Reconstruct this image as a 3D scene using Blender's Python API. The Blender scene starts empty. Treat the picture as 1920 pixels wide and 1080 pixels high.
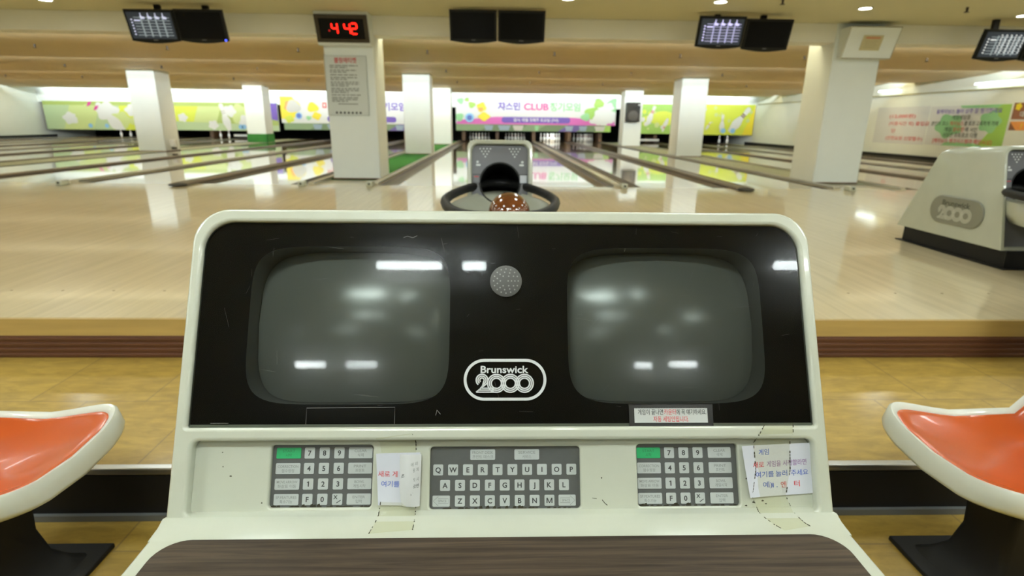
import bpy, math, random
from math import sin, cos, pi, radians, hypot, atan2
from mathutils import Matrix, Vector
rng = random.Random(7)
S = bpy.context.scene
COL = S.collection

# ------------------------------------------------------------------ camera, world, exposure
FPX, PITCH, YAW, ROLL = 1040.0, radians(16.65), radians(1.71), radians(0.69)
CH = 0.90                                        # eye height above the approach deck (z = 0)
cp, sp_, cy, sy = cos(PITCH), sin(PITCH), cos(YAW), sin(YAW)
fwd = Vector((sy*cp, cy*cp, -sp_)); rgt0 = Vector((cy, -sy, 0)); up0 = rgt0.cross(fwd)
rgt = cos(ROLL)*rgt0 + sin(ROLL)*up0; upv = -sin(ROLL)*rgt0 + cos(ROLL)*up0
cd = bpy.data.cameras.new('camera'); cam = bpy.data.objects.new('camera', cd); COL.objects.link(cam)
cam.matrix_world = Matrix(((rgt.x, upv.x, -fwd.x, 0), (rgt.y, upv.y, -fwd.y, 0), (rgt.z, upv.z, -fwd.z, CH), (0, 0, 0, 1)))
cd.sensor_width = 36; cd.lens = 36*FPX/1920; cd.clip_start = .02; cd.clip_end = 100
cd.dof.use_dof = True; cd.dof.focus_distance = .93; cd.dof.aperture_fstop = 4.6
S.camera = cam
w = bpy.data.worlds.new('world'); S.world = w; w.use_nodes = True
w.node_tree.nodes['Background'].inputs[0].default_value = (.9, .95, .85, 1)
w.node_tree.nodes['Background'].inputs[1].default_value = .05
S.view_settings.view_transform = 'Standard'; S.view_settings.look = 'None'
S.view_settings.gamma = 1; S.view_settings.use_curve_mapping = False
S.view_settings.exposure = 0.0
S.cycles.max_bounces = 8; S.cycles.diffuse_bounces = 4; S.cycles.glossy_bounces = 4; S.cycles.transparent_max_bounces = 12
S.cycles.sample_clamp_indirect = 6; S.cycles.caustics_reflective = False; S.cycles.caustics_refractive = False

FLU = (.91, 1.0, .99)
WARM = (1.0, .92, .72)
def area(name, loc, sx, sy_, power, rot=(0, 0, 0), col=FLU, spread=180):
    l = bpy.data.lights.new(name, 'AREA'); l.shape = 'RECTANGLE'; l.size = sx; l.size_y = sy_; l.energy = power; l.color = col; l.spread = radians(spread)
    o = bpy.data.objects.new(name, l); COL.objects.link(o); o.location = loc; o.rotation_euler = rot
    return o
CEIL = 2.38
STEPS = [9.38, 13.2, 17.2, 21.2, 25.2]          # hanging edges of the stepped ceiling over the lanes
ZLO, ZHI = 2.14, 2.40
# fluorescent tubes hidden above each hanging edge, shining forward on the next ceiling panel
for k, y in enumerate(STEPS):
    area('cove_tube', (-4.4, y+.14, ZLO+.12), 33.0, .06, 1200, (radians(145), 0, 0))
area('masking_tube', (-4.4, 26.78, 2.20), 33.0, .06, 150, (radians(93), 0, 0), FLU, 75)
# added fill lights over the approach and the seats, without fittings, under the flat ceiling
for y in (1.3, 3.2, 5.1, 7.0):
    for k in range(13): area('approach_fill', (-14.4+2.2*k, y, 2.36), .34, .34, 9)
for y in (-.1, -1.13, -2.5):
    for x in (-9, -6, -4.2, 4.6, 6.5, 9): area('seat_fill', (x, y, 2.36), .5, .12, 9)

# ------------------------------------------------------------------ materials
MATS = {}
def mat(name, col, rough=.5, coat=0, metal=0, emit=0, spec=.5, var=0, vscale=(3, 3, 3), col2=None, bump=0, bscale=40, coatr=.04):
    if name in MATS: return MATS[name]
    m = bpy.data.materials.new(name); m.use_nodes = True; nt = m.node_tree; b = nt.nodes['Principled BSDF']
    b.inputs['Base Color'].default_value = (*col, 1); b.inputs['Roughness'].default_value = rough
    b.inputs['Metallic'].default_value = metal; b.inputs['Coat Weight'].default_value = coat; b.inputs['Coat Roughness'].default_value = coatr
    b.inputs['Specular IOR Level'].default_value = spec
    if emit:
        b.inputs['Emission Color'].default_value = (*col, 1); b.inputs['Emission Strength'].default_value = emit
    if var or bump:
        tc = nt.nodes.new('ShaderNodeTexCoord'); mp = nt.nodes.new('ShaderNodeMapping'); mp.inputs['Scale'].default_value = vscale
        nt.links.new(tc.outputs['Object'], mp.inputs['Vector'])
    if var:
        nz = nt.nodes.new('ShaderNodeTexNoise'); nz.inputs['Scale'].default_value = 1; nz.inputs['Detail'].default_value = 6; nz.inputs['Roughness'].default_value = .6
        nt.links.new(mp.outputs[0], nz.inputs['Vector'])
        rp = nt.nodes.new('ShaderNodeValToRGB'); rp.color_ramp.elements[0].position = .5-.22; rp.color_ramp.elements[1].position = .5+.22
        c2 = col2 or tuple(c*(1-var) for c in col)
        rp.color_ramp.elements[0].color = (*c2, 1); rp.color_ramp.elements[1].color = (*col, 1)
        nt.links.new(nz.outputs[0], rp.inputs[0]); nt.links.new(rp.outputs[0], b.inputs['Base Color'])
    if bump:
        n2 = nt.nodes.new('ShaderNodeTexNoise'); n2.inputs['Scale'].default_value = bscale; nt.links.new(tc.outputs['Object'], n2.inputs['Vector'])
        bp = nt.nodes.new('ShaderNodeBump'); bp.inputs['Strength'].default_value = bump; bp.inputs['Distance'].default_value = .01
        nt.links.new(n2.outputs[0], bp.inputs['Height']); nt.links.new(bp.outputs[0], b.inputs['Normal'])
    MATS[name] = m
    return m

def boards(name, c1, c2, seam, bw, bl, rot, rough, coat, grain=(40, 2, 2), coatr=.04, spec=.5, seamw=.004, gr=.68):
    """Planked or tiled wood: brick pattern for boards, stretched noise for grain."""
    if name in MATS: return MATS[name]
    m = bpy.data.materials.new(name); m.use_nodes = True; nt = m.node_tree; N = nt.nodes.new; Lk = nt.links.new
    b = nt.nodes['Principled BSDF']; b.inputs['Roughness'].default_value = rough; b.inputs['Coat Weight'].default_value = coat
    b.inputs['Coat Roughness'].default_value = coatr; b.inputs['Specular IOR Level'].default_value = spec
    tc = N('ShaderNodeTexCoord'); mp = N('ShaderNodeMapping'); mp.inputs['Rotation'].default_value = (0, 0, rot); Lk(tc.outputs['Object'], mp.inputs[0])
    br = N('ShaderNodeTexBrick'); br.inputs['Scale'].default_value = 1; br.inputs['Brick Width'].default_value = bl; br.inputs['Row Height'].default_value = bw
    br.inputs['Mortar Size'].default_value = seamw; br.inputs['Mortar Smooth'].default_value = .3; br.inputs['Bias'].default_value = 0
    br.inputs['Color1'].default_value = (*c1, 1); br.inputs['Color2'].default_value = (*c2, 1); br.inputs['Mortar'].default_value = (*seam, 1)
    Lk(mp.outputs[0], br.inputs['Vector'])
    m2 = N('ShaderNodeMapping'); m2.inputs['Scale'].default_value = grain; Lk(mp.outputs[0], m2.inputs[0])
    nz = N('ShaderNodeTexNoise'); nz.inputs['Scale'].default_value = 1; nz.inputs['Detail'].default_value = 8; nz.inputs['Roughness'].default_value = .65; nz.inputs['Distortion'].default_value = .6
    Lk(m2.outputs[0], nz.inputs['Vector'])
    rp = N('ShaderNodeValToRGB'); rp.color_ramp.elements[0].position = .3; rp.color_ramp.elements[1].position = .7
    rp.color_ramp.elements[0].color = (gr, gr*.98, gr*.94, 1); rp.color_ramp.elements[1].color = (2-gr-.2*(gr < .8), 2-gr-.2*(gr < .8), 2-gr-.2*(gr < .8), 1); Lk(nz.outputs[0], rp.inputs[0])
    mx = N('ShaderNodeMix'); mx.data_type = 'RGBA'; mx.blend_type = 'MULTIPLY'; mx.inputs[0].default_value = 1
    Lk(br.outputs[0], mx.inputs[6]); Lk(rp.outputs[0], mx.inputs[7]); Lk(mx.outputs[2], b.inputs['Base Color'])
    MATS[name] = m
    return m

def smoked(name, tint, sharp, rough_w):
    """Scratched smoked acrylic: tinted see-through with a sharp and a hazy reflection."""
    m = bpy.data.materials.new(name); m.use_nodes = True; nt = m.node_tree; nt.nodes.clear(); N = nt.nodes.new; Lk = nt.links.new
    out = N('ShaderNodeOutputMaterial'); tr = N('ShaderNodeBsdfTransparent'); tr.inputs[0].default_value = (*tint, 1)
    g1 = N('ShaderNodeBsdfGlossy'); g1.inputs['Roughness'].default_value = sharp
    g2 = N('ShaderNodeBsdfGlossy'); g2.inputs['Roughness'].default_value = .15
    tc = N('ShaderNodeTexCoord'); mp = N('ShaderNodeMapping'); mp.inputs['Scale'].default_value = (1.5, 12, 12); Lk(tc.outputs['Object'], mp.inputs[0])
    nz = N('ShaderNodeTexNoise'); nz.inputs['Scale'].default_value = 3; nz.inputs['Detail'].default_value = 5; Lk(mp.outputs[0], nz.inputs['Vector'])
    mr = N('ShaderNodeMapRange'); mr.inputs[1].default_value = .35; mr.inputs[2].default_value = .7; mr.inputs[3].default_value = rough_w*.6; mr.inputs[4].default_value = rough_w*1.5; Lk(nz.outputs[0], mr.inputs[0])
    mg = N('ShaderNodeMixShader'); Lk(mr.outputs[0], mg.inputs[0]); Lk(g1.outputs[0], mg.inputs[1]); Lk(g2.outputs[0], mg.inputs[2])
    fr = N('ShaderNodeFresnel'); fr.inputs[0].default_value = 1.36
    ms = N('ShaderNodeMixShader'); Lk(fr.outputs[0], ms.inputs[0]); Lk(tr.outputs[0], ms.inputs[1]); Lk(mg.outputs[0], ms.inputs[2]); Lk(ms.outputs[0], out.inputs[0])
    MATS[name] = m
    return m

def clearfilm(name, tint, op, opcol):
    m = bpy.data.materials.new(name); m.use_nodes = True; nt = m.node_tree; nt.nodes.clear(); N = nt.nodes.new; Lk = nt.links.new
    out = N('ShaderNodeOutputMaterial'); tr = N('ShaderNodeBsdfTransparent'); tr.inputs[0].default_value = (*tint, 1)
    pr = N('ShaderNodeBsdfPrincipled'); pr.inputs['Base Color'].default_value = (*opcol, 1); pr.inputs['Roughness'].default_value = .12
    tc = N('ShaderNodeTexCoord'); nz = N('ShaderNodeTexNoise'); nz.inputs['Scale'].default_value = 60; Lk(tc.outputs['Object'], nz.inputs['Vector'])
    bp = N('ShaderNodeBump'); bp.inputs['Strength'].default_value = .5; bp.inputs['Distance'].default_value = .004; Lk(nz.outputs[0], bp.inputs['Height']); Lk(bp.outputs[0], pr.inputs['Normal'])
    ms = N('ShaderNodeMixShader'); ms.inputs[0].default_value = op; Lk(tr.outputs[0], ms.inputs[1]); Lk(pr.outputs[0], ms.inputs[2]); Lk(ms.outputs[0], out.inputs[0])
    MATS[name] = m
    return m

CREAM = mat('cream_fibreglass', (.49, .51, .42), .25, coat=.6, var=.06, vscale=(9, 9, 9))
CREAMD = mat('worn_cream', (.60, .60, .46), .4, coat=.2, var=.1, vscale=(14, 14, 14))
BLACK = mat('black_plastic', (.008, .008, .007), .35, spec=.2)
BLKM = mat('matt_black', (.006, .006, .006), .7, spec=.2)
RUBBER = mat('black_rubber', (.010, .010, .010), .5, spec=.25)
BASEBLK = mat('black_paint', (.010, .0095, .009), .5, var=.2, spec=.25)
WHITEP = mat('white_paint', (.80, .85, .84), .6, var=.03)
WALLP = mat('wall_paint', (.80, .84, .78), .65, var=.03)
CEILP = mat('ceiling_paint', (.64, .62, .42), .75, var=.05, vscale=(.8, .8, .8))
STEPP = mat('ceiling_panel', (.74, .62, .40), .6, var=.06, vscale=(.5, 4, 1))
BEAMP = mat('beam_paint', (.86, .85, .76), .6, var=.05, vscale=(1.2, 1.2, 1.2))
INK = mat('black_ink', (.03, .03, .03), .5)
INKG = mat('grey_ink', (.20, .21, .20), .5)
SILVER = mat('silver_print', (.55, .57, .57), .35)
RED = mat('red_print', (.55, .05, .06), .5)
BLUEP = mat('blue_print', (.08, .14, .50), .5)
PURP = mat('purple_print', (.13, .07, .42), .5)
PINK = mat('pink_print', (.58, .12, .45), .5)
MAGE = mat('magenta_print', (.55, .05, .28), .5)
MINT = mat('mint_print', (.26, .55, .28), .5)
WHT = mat('white_print', (.66, .68, .68), .5)
YEL = mat('yellow_print', (.74, .62, .03), .5)
LIME = mat('lime_print', (.58, .66, .06), .5)
PALEL = mat('pale_lime_print', (.52, .62, .26), .5)
LEAF = mat('leaf_print', (.30, .52, .10), .5)
OLIVE = mat('olive_print', (.36, .46, .12), .5)
PALEG = mat('pale_green_print', (.42, .55, .32), .5)
GREYP = mat('grey_print', (.5, .5, .48), .5)
SKYP = mat('sky_print', (.25, .5, .78), .5)
ORNG = mat('orange_print', (.80, .32, .08), .5)
BRWN = mat('brown_print', (.16, .06, .03), .5)
CHROME = mat('brushed_metal', (.6, .6, .58), .3, metal=1)
PAPER = mat('paper', (.56, .58, .64), .5, var=.04, vscale=(20, 20, 20))
KEYP = mat('keypad_grey', (.085, .09, .088), .35, coat=.3, var=.12, vscale=(30, 30, 30))
KEYC = mat('key_cap', (.43, .46, .45), .35, coat=.3, var=.05, vscale=(40, 40, 40))
KEYG = mat('green_key', (.02, .34, .12), .35, coat=.3)
DIRT = mat('grime', (.035, .03, .015), .8)
CARPET = mat('green_carpet', (.035, .16, .04), .95, var=.35, vscale=(60, 60, 60), spec=.1)
GUTTER = mat('gutter_plastic', (.07, .058, .045), .4)  # dark plastic, darkened further to paint in the shadow lines beside the caps
CAPD = mat('brown_cap', (.05, .036, .027), .4, coat=.1)
CAPL = mat('beige_cap', (.52, .48, .36), .35, coat=.3)
ORANGE = mat('orange_shell', (.50, .085, .015), .25, coat=.22, var=.08, vscale=(5, 5, 5))
SEATW = mat('seat_white', (.62, .65, .57), .35, coat=.3, var=.05, vscale=(18, 18, 18))
BALLM = mat('brown_ball', (.20, .055, .014), .1, coat=1, var=.5, vscale=(14, 14, 14), coatr=.01)
PINM = mat('pin_white', (.82, .83, .80), .25, coat=.5)
PITM = mat('pit_black', (.010, .010, .009), .8, spec=.1)
KICK = mat('kickback_wood', (.10, .05, .02), .5, var=.3, vscale=(4, 4, 30))
TUBE = mat('lamp_tube', FLU, .5, emit=85)
TUBEX = mat('lamp_tube_bright', FLU, .5, emit=56)
TUBES = mat('lamp_tube_strong', FLU, .5, emit=85)
DOWN = mat('lamp_disc', (1, .95, .8), .5, emit=28)
REDLED = mat('red_led', (1, .01, .005), .5, emit=5)
BLUELED = mat('blue_led', (.05, .08, 1), .5, emit=5)
SCRON = mat('lit_score', (.62, .60, 1.0), .5, emit=1.1)
SCRDIM = mat('dim_score', (.30, .30, .50), .5, emit=1.1)
SCRBG = mat('screen_off', (.004, .004, .004), .2, spec=.08)
SCRBGL = mat('screen_glow', (.05, .06, .08), .25, emit=.25, spec=.1)
CRT = mat('tube_face', (.28, .295, .27), .5, spec=.3, coat=1, coatr=.24); CRT.node_tree.nodes['Principled BSDF'].inputs['Coat IOR'].default_value = 2.0
FUNNEL = mat('tube_surround', (.20, .205, .19), .5)
VINYL = mat('brown_vinyl', (.12, .045, .02), .4, var=.2, vscale=(2, 20, 20))
FASCIA = mat('fascia_wood', (.50, .34, .11), .4, var=.2, vscale=(2, 30, 30), coat=.2)
BADGE = mat('badge_grey', (.26, .26, .21), .35, metal=.3)
BADGEL = mat('badge_line', (.55, .56, .50), .3, metal=.4)
RETG = mat('return_panel_grey', (.11, .11, .12), .35)
DECK = boards('approach_boards', (.66, .555, .35), (.64, .535, .335), (.60, .505, .31), .065, 2.4, pi/2, .28, .9, (1.0, 22, 2), .06, seamw=.001, gr=.86)
LANEW = boards('lane_boards', (.63, .49, .29), (.59, .455, .26), (.52, .40, .23), .027, 3.5, pi/2, .12, .9, (1.0, 30, 2), .03, seamw=.001)
PINDK = boards('pin_deck_boards', (.46, .28, .10), (.42, .25, .09), (.3, .18, .07), .027, 3.5, pi/2, .15, .9, (1.0, 30, 2), .03, seamw=.001)
TILE = boards('floor_tiles', (.46, .31, .065), (.41, .27, .055), (.30, .20, .06), .46, .46, radians(0), .38, .25, (9, 26, 2), .15)
LAMI = boards('dark_laminate', (.060, .043, .029), (.060, .043, .029), (.07, .055, .04), 9, 9, 0, .5, .04, (3, 90, 3), .2, spec=.25, seamw=0, gr=.30)
GLASS = smoked('smoked_acrylic', (.52, .54, .52), .03, .5)
TAPE = clearfilm('clear_tape', (.97, .97, .90), .10, (.62, .60, .44))

# ------------------------------------------------------------------ mesh builder
def Fr(o, u=(1, 0, 0), v=(0, 1, 0), w=None):
    u = Vector(u); v = Vector(v); w = Vector(w) if w else u.cross(v)
    return Matrix(((u.x, v.x, w.x, o[0]), (u.y, v.y, w.y, o[1]), (u.z, v.z, w.z, o[2]), (0, 0, 0, 1)))
def XZ(x, y, z): return Fr((x, y, z), (1, 0, 0), (0, 0, 1), (0, -1, 0))      # a drawing that faces the bowlers (-Y)
class MB:
    def __init__(s): s.v = []; s.f = []; s.m = []; s.mats = []
    def mi(s, m):
        if m not in s.mats: s.mats.append(m)
        return s.mats.index(m)
    def add(s, vs, fs, m, M=None):
        o = len(s.v); i = s.mi(m)
        s.v += [tuple(M @ Vector(p)) if M else tuple(p) for p in vs]
        for f in fs: s.f.append([a+o for a in f]); s.m.append(i)
        return s
    def box(s, c, d, m, M=None):
        x, y, z = c; a, b, e = d[0]/2, d[1]/2, d[2]/2
        v = [(x+i*a, y+j*b, z+k*e) for i in (-1, 1) for j in (-1, 1) for k in (-1, 1)]
        return s.add(v, [(0, 1, 3, 2), (4, 6, 7, 5), (0, 4, 5, 1), (2, 3, 7, 6), (0, 2, 6, 4), (1, 5, 7, 3)], m, M)
    def prism(s, pts, z0, z1, m, M=None):
        n = len(pts); v = [(x, y, z0) for x, y in pts]+[(x, y, z1) for x, y in pts]
        f = [list(range(n))[::-1], list(range(n, 2*n))]+[(i, (i+1) % n, n+(i+1) % n, n+i) for i in range(n)]
        return s.add(v, f, m, M)
    def poly(s, pts, m, M=None, z=0): return s.add([(x, y, z) for x, y in pts], [list(range(len(pts)))], m, M)
    def loft(s, loops, m, M=None, cap0=False, cap1=False, closed=True):
        n = len(loops[0]); v = [p for l in loops for p in l]; f = []
        for k in range(len(loops)-1):
            for i in range(n if closed else n-1):
                j = (i+1) % n; f.append((k*n+i, k*n+j, (k+1)*n+j, (k+1)*n+i))
        if cap0: f.append(list(range(n))[::-1])
        if cap1: f.append([(len(loops)-1)*n+i for i in range(n)])
        return s.add(v, f, m, M)
    def lathe(s, prof, m, M=None, n=20):
        lo = [[(r*cos(2*pi*i/n), r*sin(2*pi*i/n), z) for i in range(n)] for r, z in prof]
        return s.loft(lo, m, M, True, True)
    def tube(s, pts, r, m, M=None, n=8, closed=False):
        P = [Vector(p) for p in pts]; lo = []
        for i, p in enumerate(P):
            a = P[i-1] if (i or closed) else p; b = P[(i+1) % len(P)] if (i < len(P)-1 or closed) else p
            t = (b-a).normalized(); u = t.cross(Vector((0, 0, 1)))
            if u.length < 1e-4: u = Vector((1, 0, 0))
            u.normalize(); w2 = u.cross(t)
            lo.append([tuple(p+r*(cos(2*pi*k/n)*u+sin(2*pi*k/n)*w2)) for k in range(n)])
        if closed: lo.append(lo[0])
        return s.loft(lo, m, M, not closed, not closed)
    def strip(s, pts, wd, m, M=None, closed=False, z=0):
        """flat ribbon along a 2D line"""
        n = len(pts); L = []; R = []
        for i, p in enumerate(pts):
            a = pts[i-1] if (i or closed) else p; b = pts[(i+1) % n] if (i < n-1 or closed) else p
            dx, dy = b[0]-a[0], b[1]-a[1]; l = hypot(dx, dy) or 1; nx, ny = -dy/l*wd/2, dx/l*wd/2
            L.append((p[0]+nx, p[1]+ny, z)); R.append((p[0]-nx, p[1]-ny, z))
        f = [(i, (i+1) % n, n+(i+1) % n, n+i) for i in range(n if closed else n-1)]
        return s.add(L+R, f, m, M)
    def text(s, body, size, m, M=None, x=0, y=0, width=None, bold=0, z=0, align='c'):
        vs, fs, w_, h = glyphs(body, bold); k = size; kx = k
        if width: kx = width/max(w_, .01)
        off = {'c': w_/2, 'l': 0, 'r': w_}[align]
        return s.add([((a-off)*kx+x, (b-.35)*k+y, z) for a, b in vs], fs, m, M)
    def build(s, name, parent=None, smooth=35, bevel=0, seg=2, loc=None):
        me = bpy.data.meshes.new(name)
        if loc: s.v = [(a-loc[0], b-loc[1], c-loc[2]) for a, b, c in s.v]
        me.from_pydata(s.v, [], s.f); [me.materials.append(m) for m in s.mats]
        me.polygons.foreach_set('material_index', s.m); me.update()
        if smooth: me.shade_smooth(); me.set_sharp_from_angle(angle=radians(smooth))
        o = bpy.data.objects.new(name, me); COL.objects.link(o)
        if loc: o.location = loc
        if parent: o.parent = parent
        if bevel:
            b = o.modifiers.new('bevel', 'BEVEL'); b.width = bevel; b.segments = seg; b.limit_method = 'ANGLE'; b.angle_limit = radians(40); b.harden_normals = False
        return o
_G = {}
def glyphs(body, bold=0):
    key = (body, bold)
    if key not in _G:
        c = bpy.data.curves.new('glyphs', 'FONT'); c.body = body; c.size = 1; c.resolution_u = 3; c.offset = bold
        o = bpy.data.objects.new('glyphs', c); COL.objects.link(o)
        me = bpy.data.meshes.new_from_object(o.evaluated_get(bpy.context.evaluated_depsgraph_get()))
        vs = [(v.co.x, v.co.y) for v in me.vertices]; fs = [list(p.vertices) for p in me.polygons]
        x0 = min((v[0] for v in vs), default=0); x1 = max((v[0] for v in vs), default=1)
        _G[key] = ([(a-x0, b) for a, b in vs], fs, x1-x0, 1)
        bpy.data.objects.remove(o); bpy.data.curves.remove(c); bpy.data.meshes.remove(me)
    return _G[key]
def plate(outs, depth, bevel=0, res=2):
    """flat shape with holes, given thickness and rounded edges; spans z 0..depth"""
    c = bpy.data.curves.new('plate', 'CURVE'); c.dimensions = '2D'; c.fill_mode = 'BOTH'
    c.extrude = max(depth/2-bevel, 0); c.bevel_depth = bevel; c.bevel_resolution = res; c.offset = -bevel
    for pts in outs:
        s = c.splines.new('POLY'); s.points.add(len(pts)-1); s.use_cyclic_u = True
        for p, q in zip(s.points, pts): p.co = (q[0], q[1], 0, 1)
    o = bpy.data.objects.new('plate', c); COL.objects.link(o)
    me = bpy.data.meshes.new_from_object(o.evaluated_get(bpy.context.evaluated_depsgraph_get()))
    vs = [(v.co.x, v.co.y, v.co.z+depth/2) for v in me.vertices]; fs = [list(p.vertices) for p in me.polygons]
    bpy.data.objects.remove(o); bpy.data.curves.remove(c); bpy.data.meshes.remove(me)
    return vs, fs
def rrect(x0, x1, y0, y1, r, n=6):
    if not isinstance(r, (tuple, list)): r = (r,)*4       # corners: ++, -+, --, +-
    P = []
    for (cx, cy_, a0), q in zip(((x1, y1, 0), (x0, y1, 90), (x0, y0, 180), (x1, y0, 270)), r):
        sx = -1 if cx == x1 else 1; sy2 = -1 if cy_ == y1 else 1
        for i in range(n+1):
            a = radians(a0+90*i/n); P.append((cx+sx*q+q*cos(a), cy_+sy2*q+q*sin(a)))
    return P
def superell(a, b, e, n=48, cx=0, cy_=0):
    P = []
    for i in range(n):
        t = 2*pi*i/n; c, s_ = cos(t), sin(t)
        P.append((cx+a*math.copysign(abs(c)**(2/e), c), cy_+b*math.copysign(abs(s_)**(2/e), s_)))
    return P
def circ(r, n=24, cx=0, cy_=0, a0=0, a1=360, close=True):
    k = n if close else n+1
    return [(cx+r*cos(radians(a0+(a1-a0)*i/n)), cy_+r*sin(radians(a0+(a1-a0)*i/n))) for i in range(k)]
def tag(o, label, cat, group=None):
    o['label'] = label; o['category'] = cat
    if group: o['group'] = group
    return o
def thing(name, label, cat, loc, group=None, rot=(0, 0, 0)):
    o = bpy.data.objects.new(name, None); COL.objects.link(o); o.location = loc; o.rotation_euler = rot; o.empty_display_size = .1
    return tag(o, label, cat, group)
def struct(o): o['kind'] = 'structure'; return o
def dup(src, loc=None, label=None, group=None, rot=None):
    r = src.copy(); COL.objects.link(r)
    if loc: r.location = loc
    if rot: r.rotation_euler = rot
    if label: r['label'] = label
    if group: r['group'] = group
    def kids(a, b):
        for ch in list(a.children):
            if ch == b: continue
            c = ch.copy(); COL.objects.link(c); c.parent = b; kids(ch, c)
    kids(src, r)
    return r

# ------------------------------------------------------------------ room shell
ZB, ZC = -.195, -.385                            # the two lower floor levels
DX0, DX1 = -21.2, 12.4
YD, YF, YE = 2.5, 8.2, 29.1                      # deck edge, foul line, end of lanes
def slab(name, c, d, m, **k): return struct(MB().box((0, 0, 0), d, m).build(name, None, loc=None, **k)) if False else _slab(name, c, d, m, **k)
def _slab(name, c, d, m, **k):
    o = MB().box((0, 0, 0), d, m).build(name, None, **k); o.location = c; return struct(o)
W_ = DX1-DX0; XM = (DX0+DX1)/2
_slab('floor', (XM, -2.7, ZC-.05), (W_, 8.6, .1), TILE)
_slab('floor_step', (XM, 2.05, ZB-.05), (W_, .9, .1), TILE)
_slab('trim_riser', (XM, 1.594, (ZB+ZC)/2-.012), (W_, .012, ZB-ZC-.024), BASEBLK)
_slab('trim_nosing', (XM, 1.603, ZB-.010), (W_, .03, .024), CHROME, bevel=.005)
_slab('baseboard_riser', (XM, 1.581, ZC+.012), (W_, .014, .022), mat('grey_vinyl', (.14, .15, .15), .4))
mb = MB().box((XM, (YD+YF)/2, -.10), (W_, YF-YD, .2), DECK)
for x in [-7.2+.27*i for i in range(62)]:
    if abs(x-.03) > .5: mb.lathe([(.007, .0002), (.007, .0008)], mat('dot_brown', (.16, .10, .05), .5), Matrix.Translation((x, 2.93, 0)), 10)
struct(mb.build('floor_approach'))
_slab('trim_fascia', (XM, YD-.008, -.045), (W_, .016, .085), FASCIA)
mb = MB().box((0, 0, 0), (W_, .016, .112), VINYL)
for k in range(4): mb.box((0, -.010, -.04+.027*k), (W_, .008, .014), VINYL)
o = struct(mb.build('baseboard_deck', bevel=.002)); o.location = (XM, YD-.010, -.140)
_slab('floor_lanes', (XM, (YF+31)/2, -.20), (W_, 31-YF, .1), BLKM)
_slab('ceiling', (XM, 1.1, CEIL+.06), (W_+.4, 16.6, .12), CEILP)
_slab('beam_front', (XM, 9.2, (2.11+CEIL)/2), (W_, .36, CEIL-2.11), BEAMP, bevel=.004)
# stepped acoustic ceiling over the lanes: each panel slopes down away from the bowlers and hides a tube
mb = MB()
ends = STEPS[1:]+[26.62]
for y0, y1 in zip(STEPS, ends):
    prof = []
    n = 24
    for i in range(n+1):
        t = (i/n)**1.5; prof.append((y0+.02+(y1-y0-.02)*t, ZLO+(ZHI-ZLO)*(1-t)**3.6))
    prof += [(y1, ZLO+.03)]
    back = [(y1, ZHI+.06), (y0, ZHI+.06)]
    pr = prof+back
    lo = [[(x, a, b) for a, b in pr] for x in (DX0, DX1)]
    mb.loft(lo, STEPP, None, True, True)
struct(mb.build('ceiling_stepped', smooth=50))
_slab('wall_far', (XM, 31.05, 1.3), (W_, .1, 3.4), PITM)
_slab('wall_rear', (XM, -7.05, 1.1), (W_+.4, .1, 3.2), WALLP)
_slab('wall_left', (DX0-.05, 12, 1.1), (.1, 38.2, 3.2), WALLP)
_slab('wall_right', (DX1+.05, 12, 1.1), (.1, 38.2, 3.2), WALLP)
_slab('trim_cornice', (DX1-.03, 18.3, 1.835), (.06, 18, .03), mat('olive_trim', (.33, .31, .15), .6))
_slab('baseboard_right', (DX1-.02, 18.3, .04), (.04, 20, .10), BLKM)
_slab('baseboard_left', (DX0+.02, 18.3, .04), (.04, 20, .10), BLKM)
# white wall strip above the masking units
_slab('wall_masking', (XM, 27.64, 2.05), (W_, .1, 1.0), WHITEP)

_slab('ceiling_pit', (XM, 28.9, 2.56), (W_, 4.6, .08), WHITEP)
# columns
CX = (-9.6, -2.21, 5.5); CY = (9.37, 16.57, 23.7)
for j, y in enumerate(CY):
    for i, x in enumerate(CX):
        o = MB().box((0, 0, 0), (.74, .74, 2.44), WHITEP).build('column', bevel=.012); o.location = (x, y, 1.22); struct(o)
        tr = MB().box((0, 0, 0), (.75, .75, .02), VINYL).build('trim_column'); tr.location = (x, y, .011); struct(tr)
# green carpet strips between the columns
SAGE = mat('sage_mat', (.36, .39, .29), .6, var=.15, vscale=(8, 3, 8))
for x, x0, x1, cm in ((-9.6, -9.98, -9.24, SAGE), (-2.21, -2.62, -1.84, CARPET), (5.5, 5.12, 6.0, SAGE)):
    o = MB().box((0, 0, 0), (x1-x0, 27.9-9.0, .012), cm).build('carpet'); o.location = ((x0+x1)/2, (27.9+9.0)/2, -.004)
    o['kind'] = 'structure'
    o2 = MB().box((0, 0, 0), (x1-x0, 27.9-YF, .12), CAPL).build('floor_strip'); o2.location = ((x0+x1)/2, (27.9+YF)/2, -.075); struct(o2)

o = MB().box((0, 0, 0), (.78, .78, .32), CARPET).build('trim_column'); o.location = (CX[0], CY[2], .17); struct(o)

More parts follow.
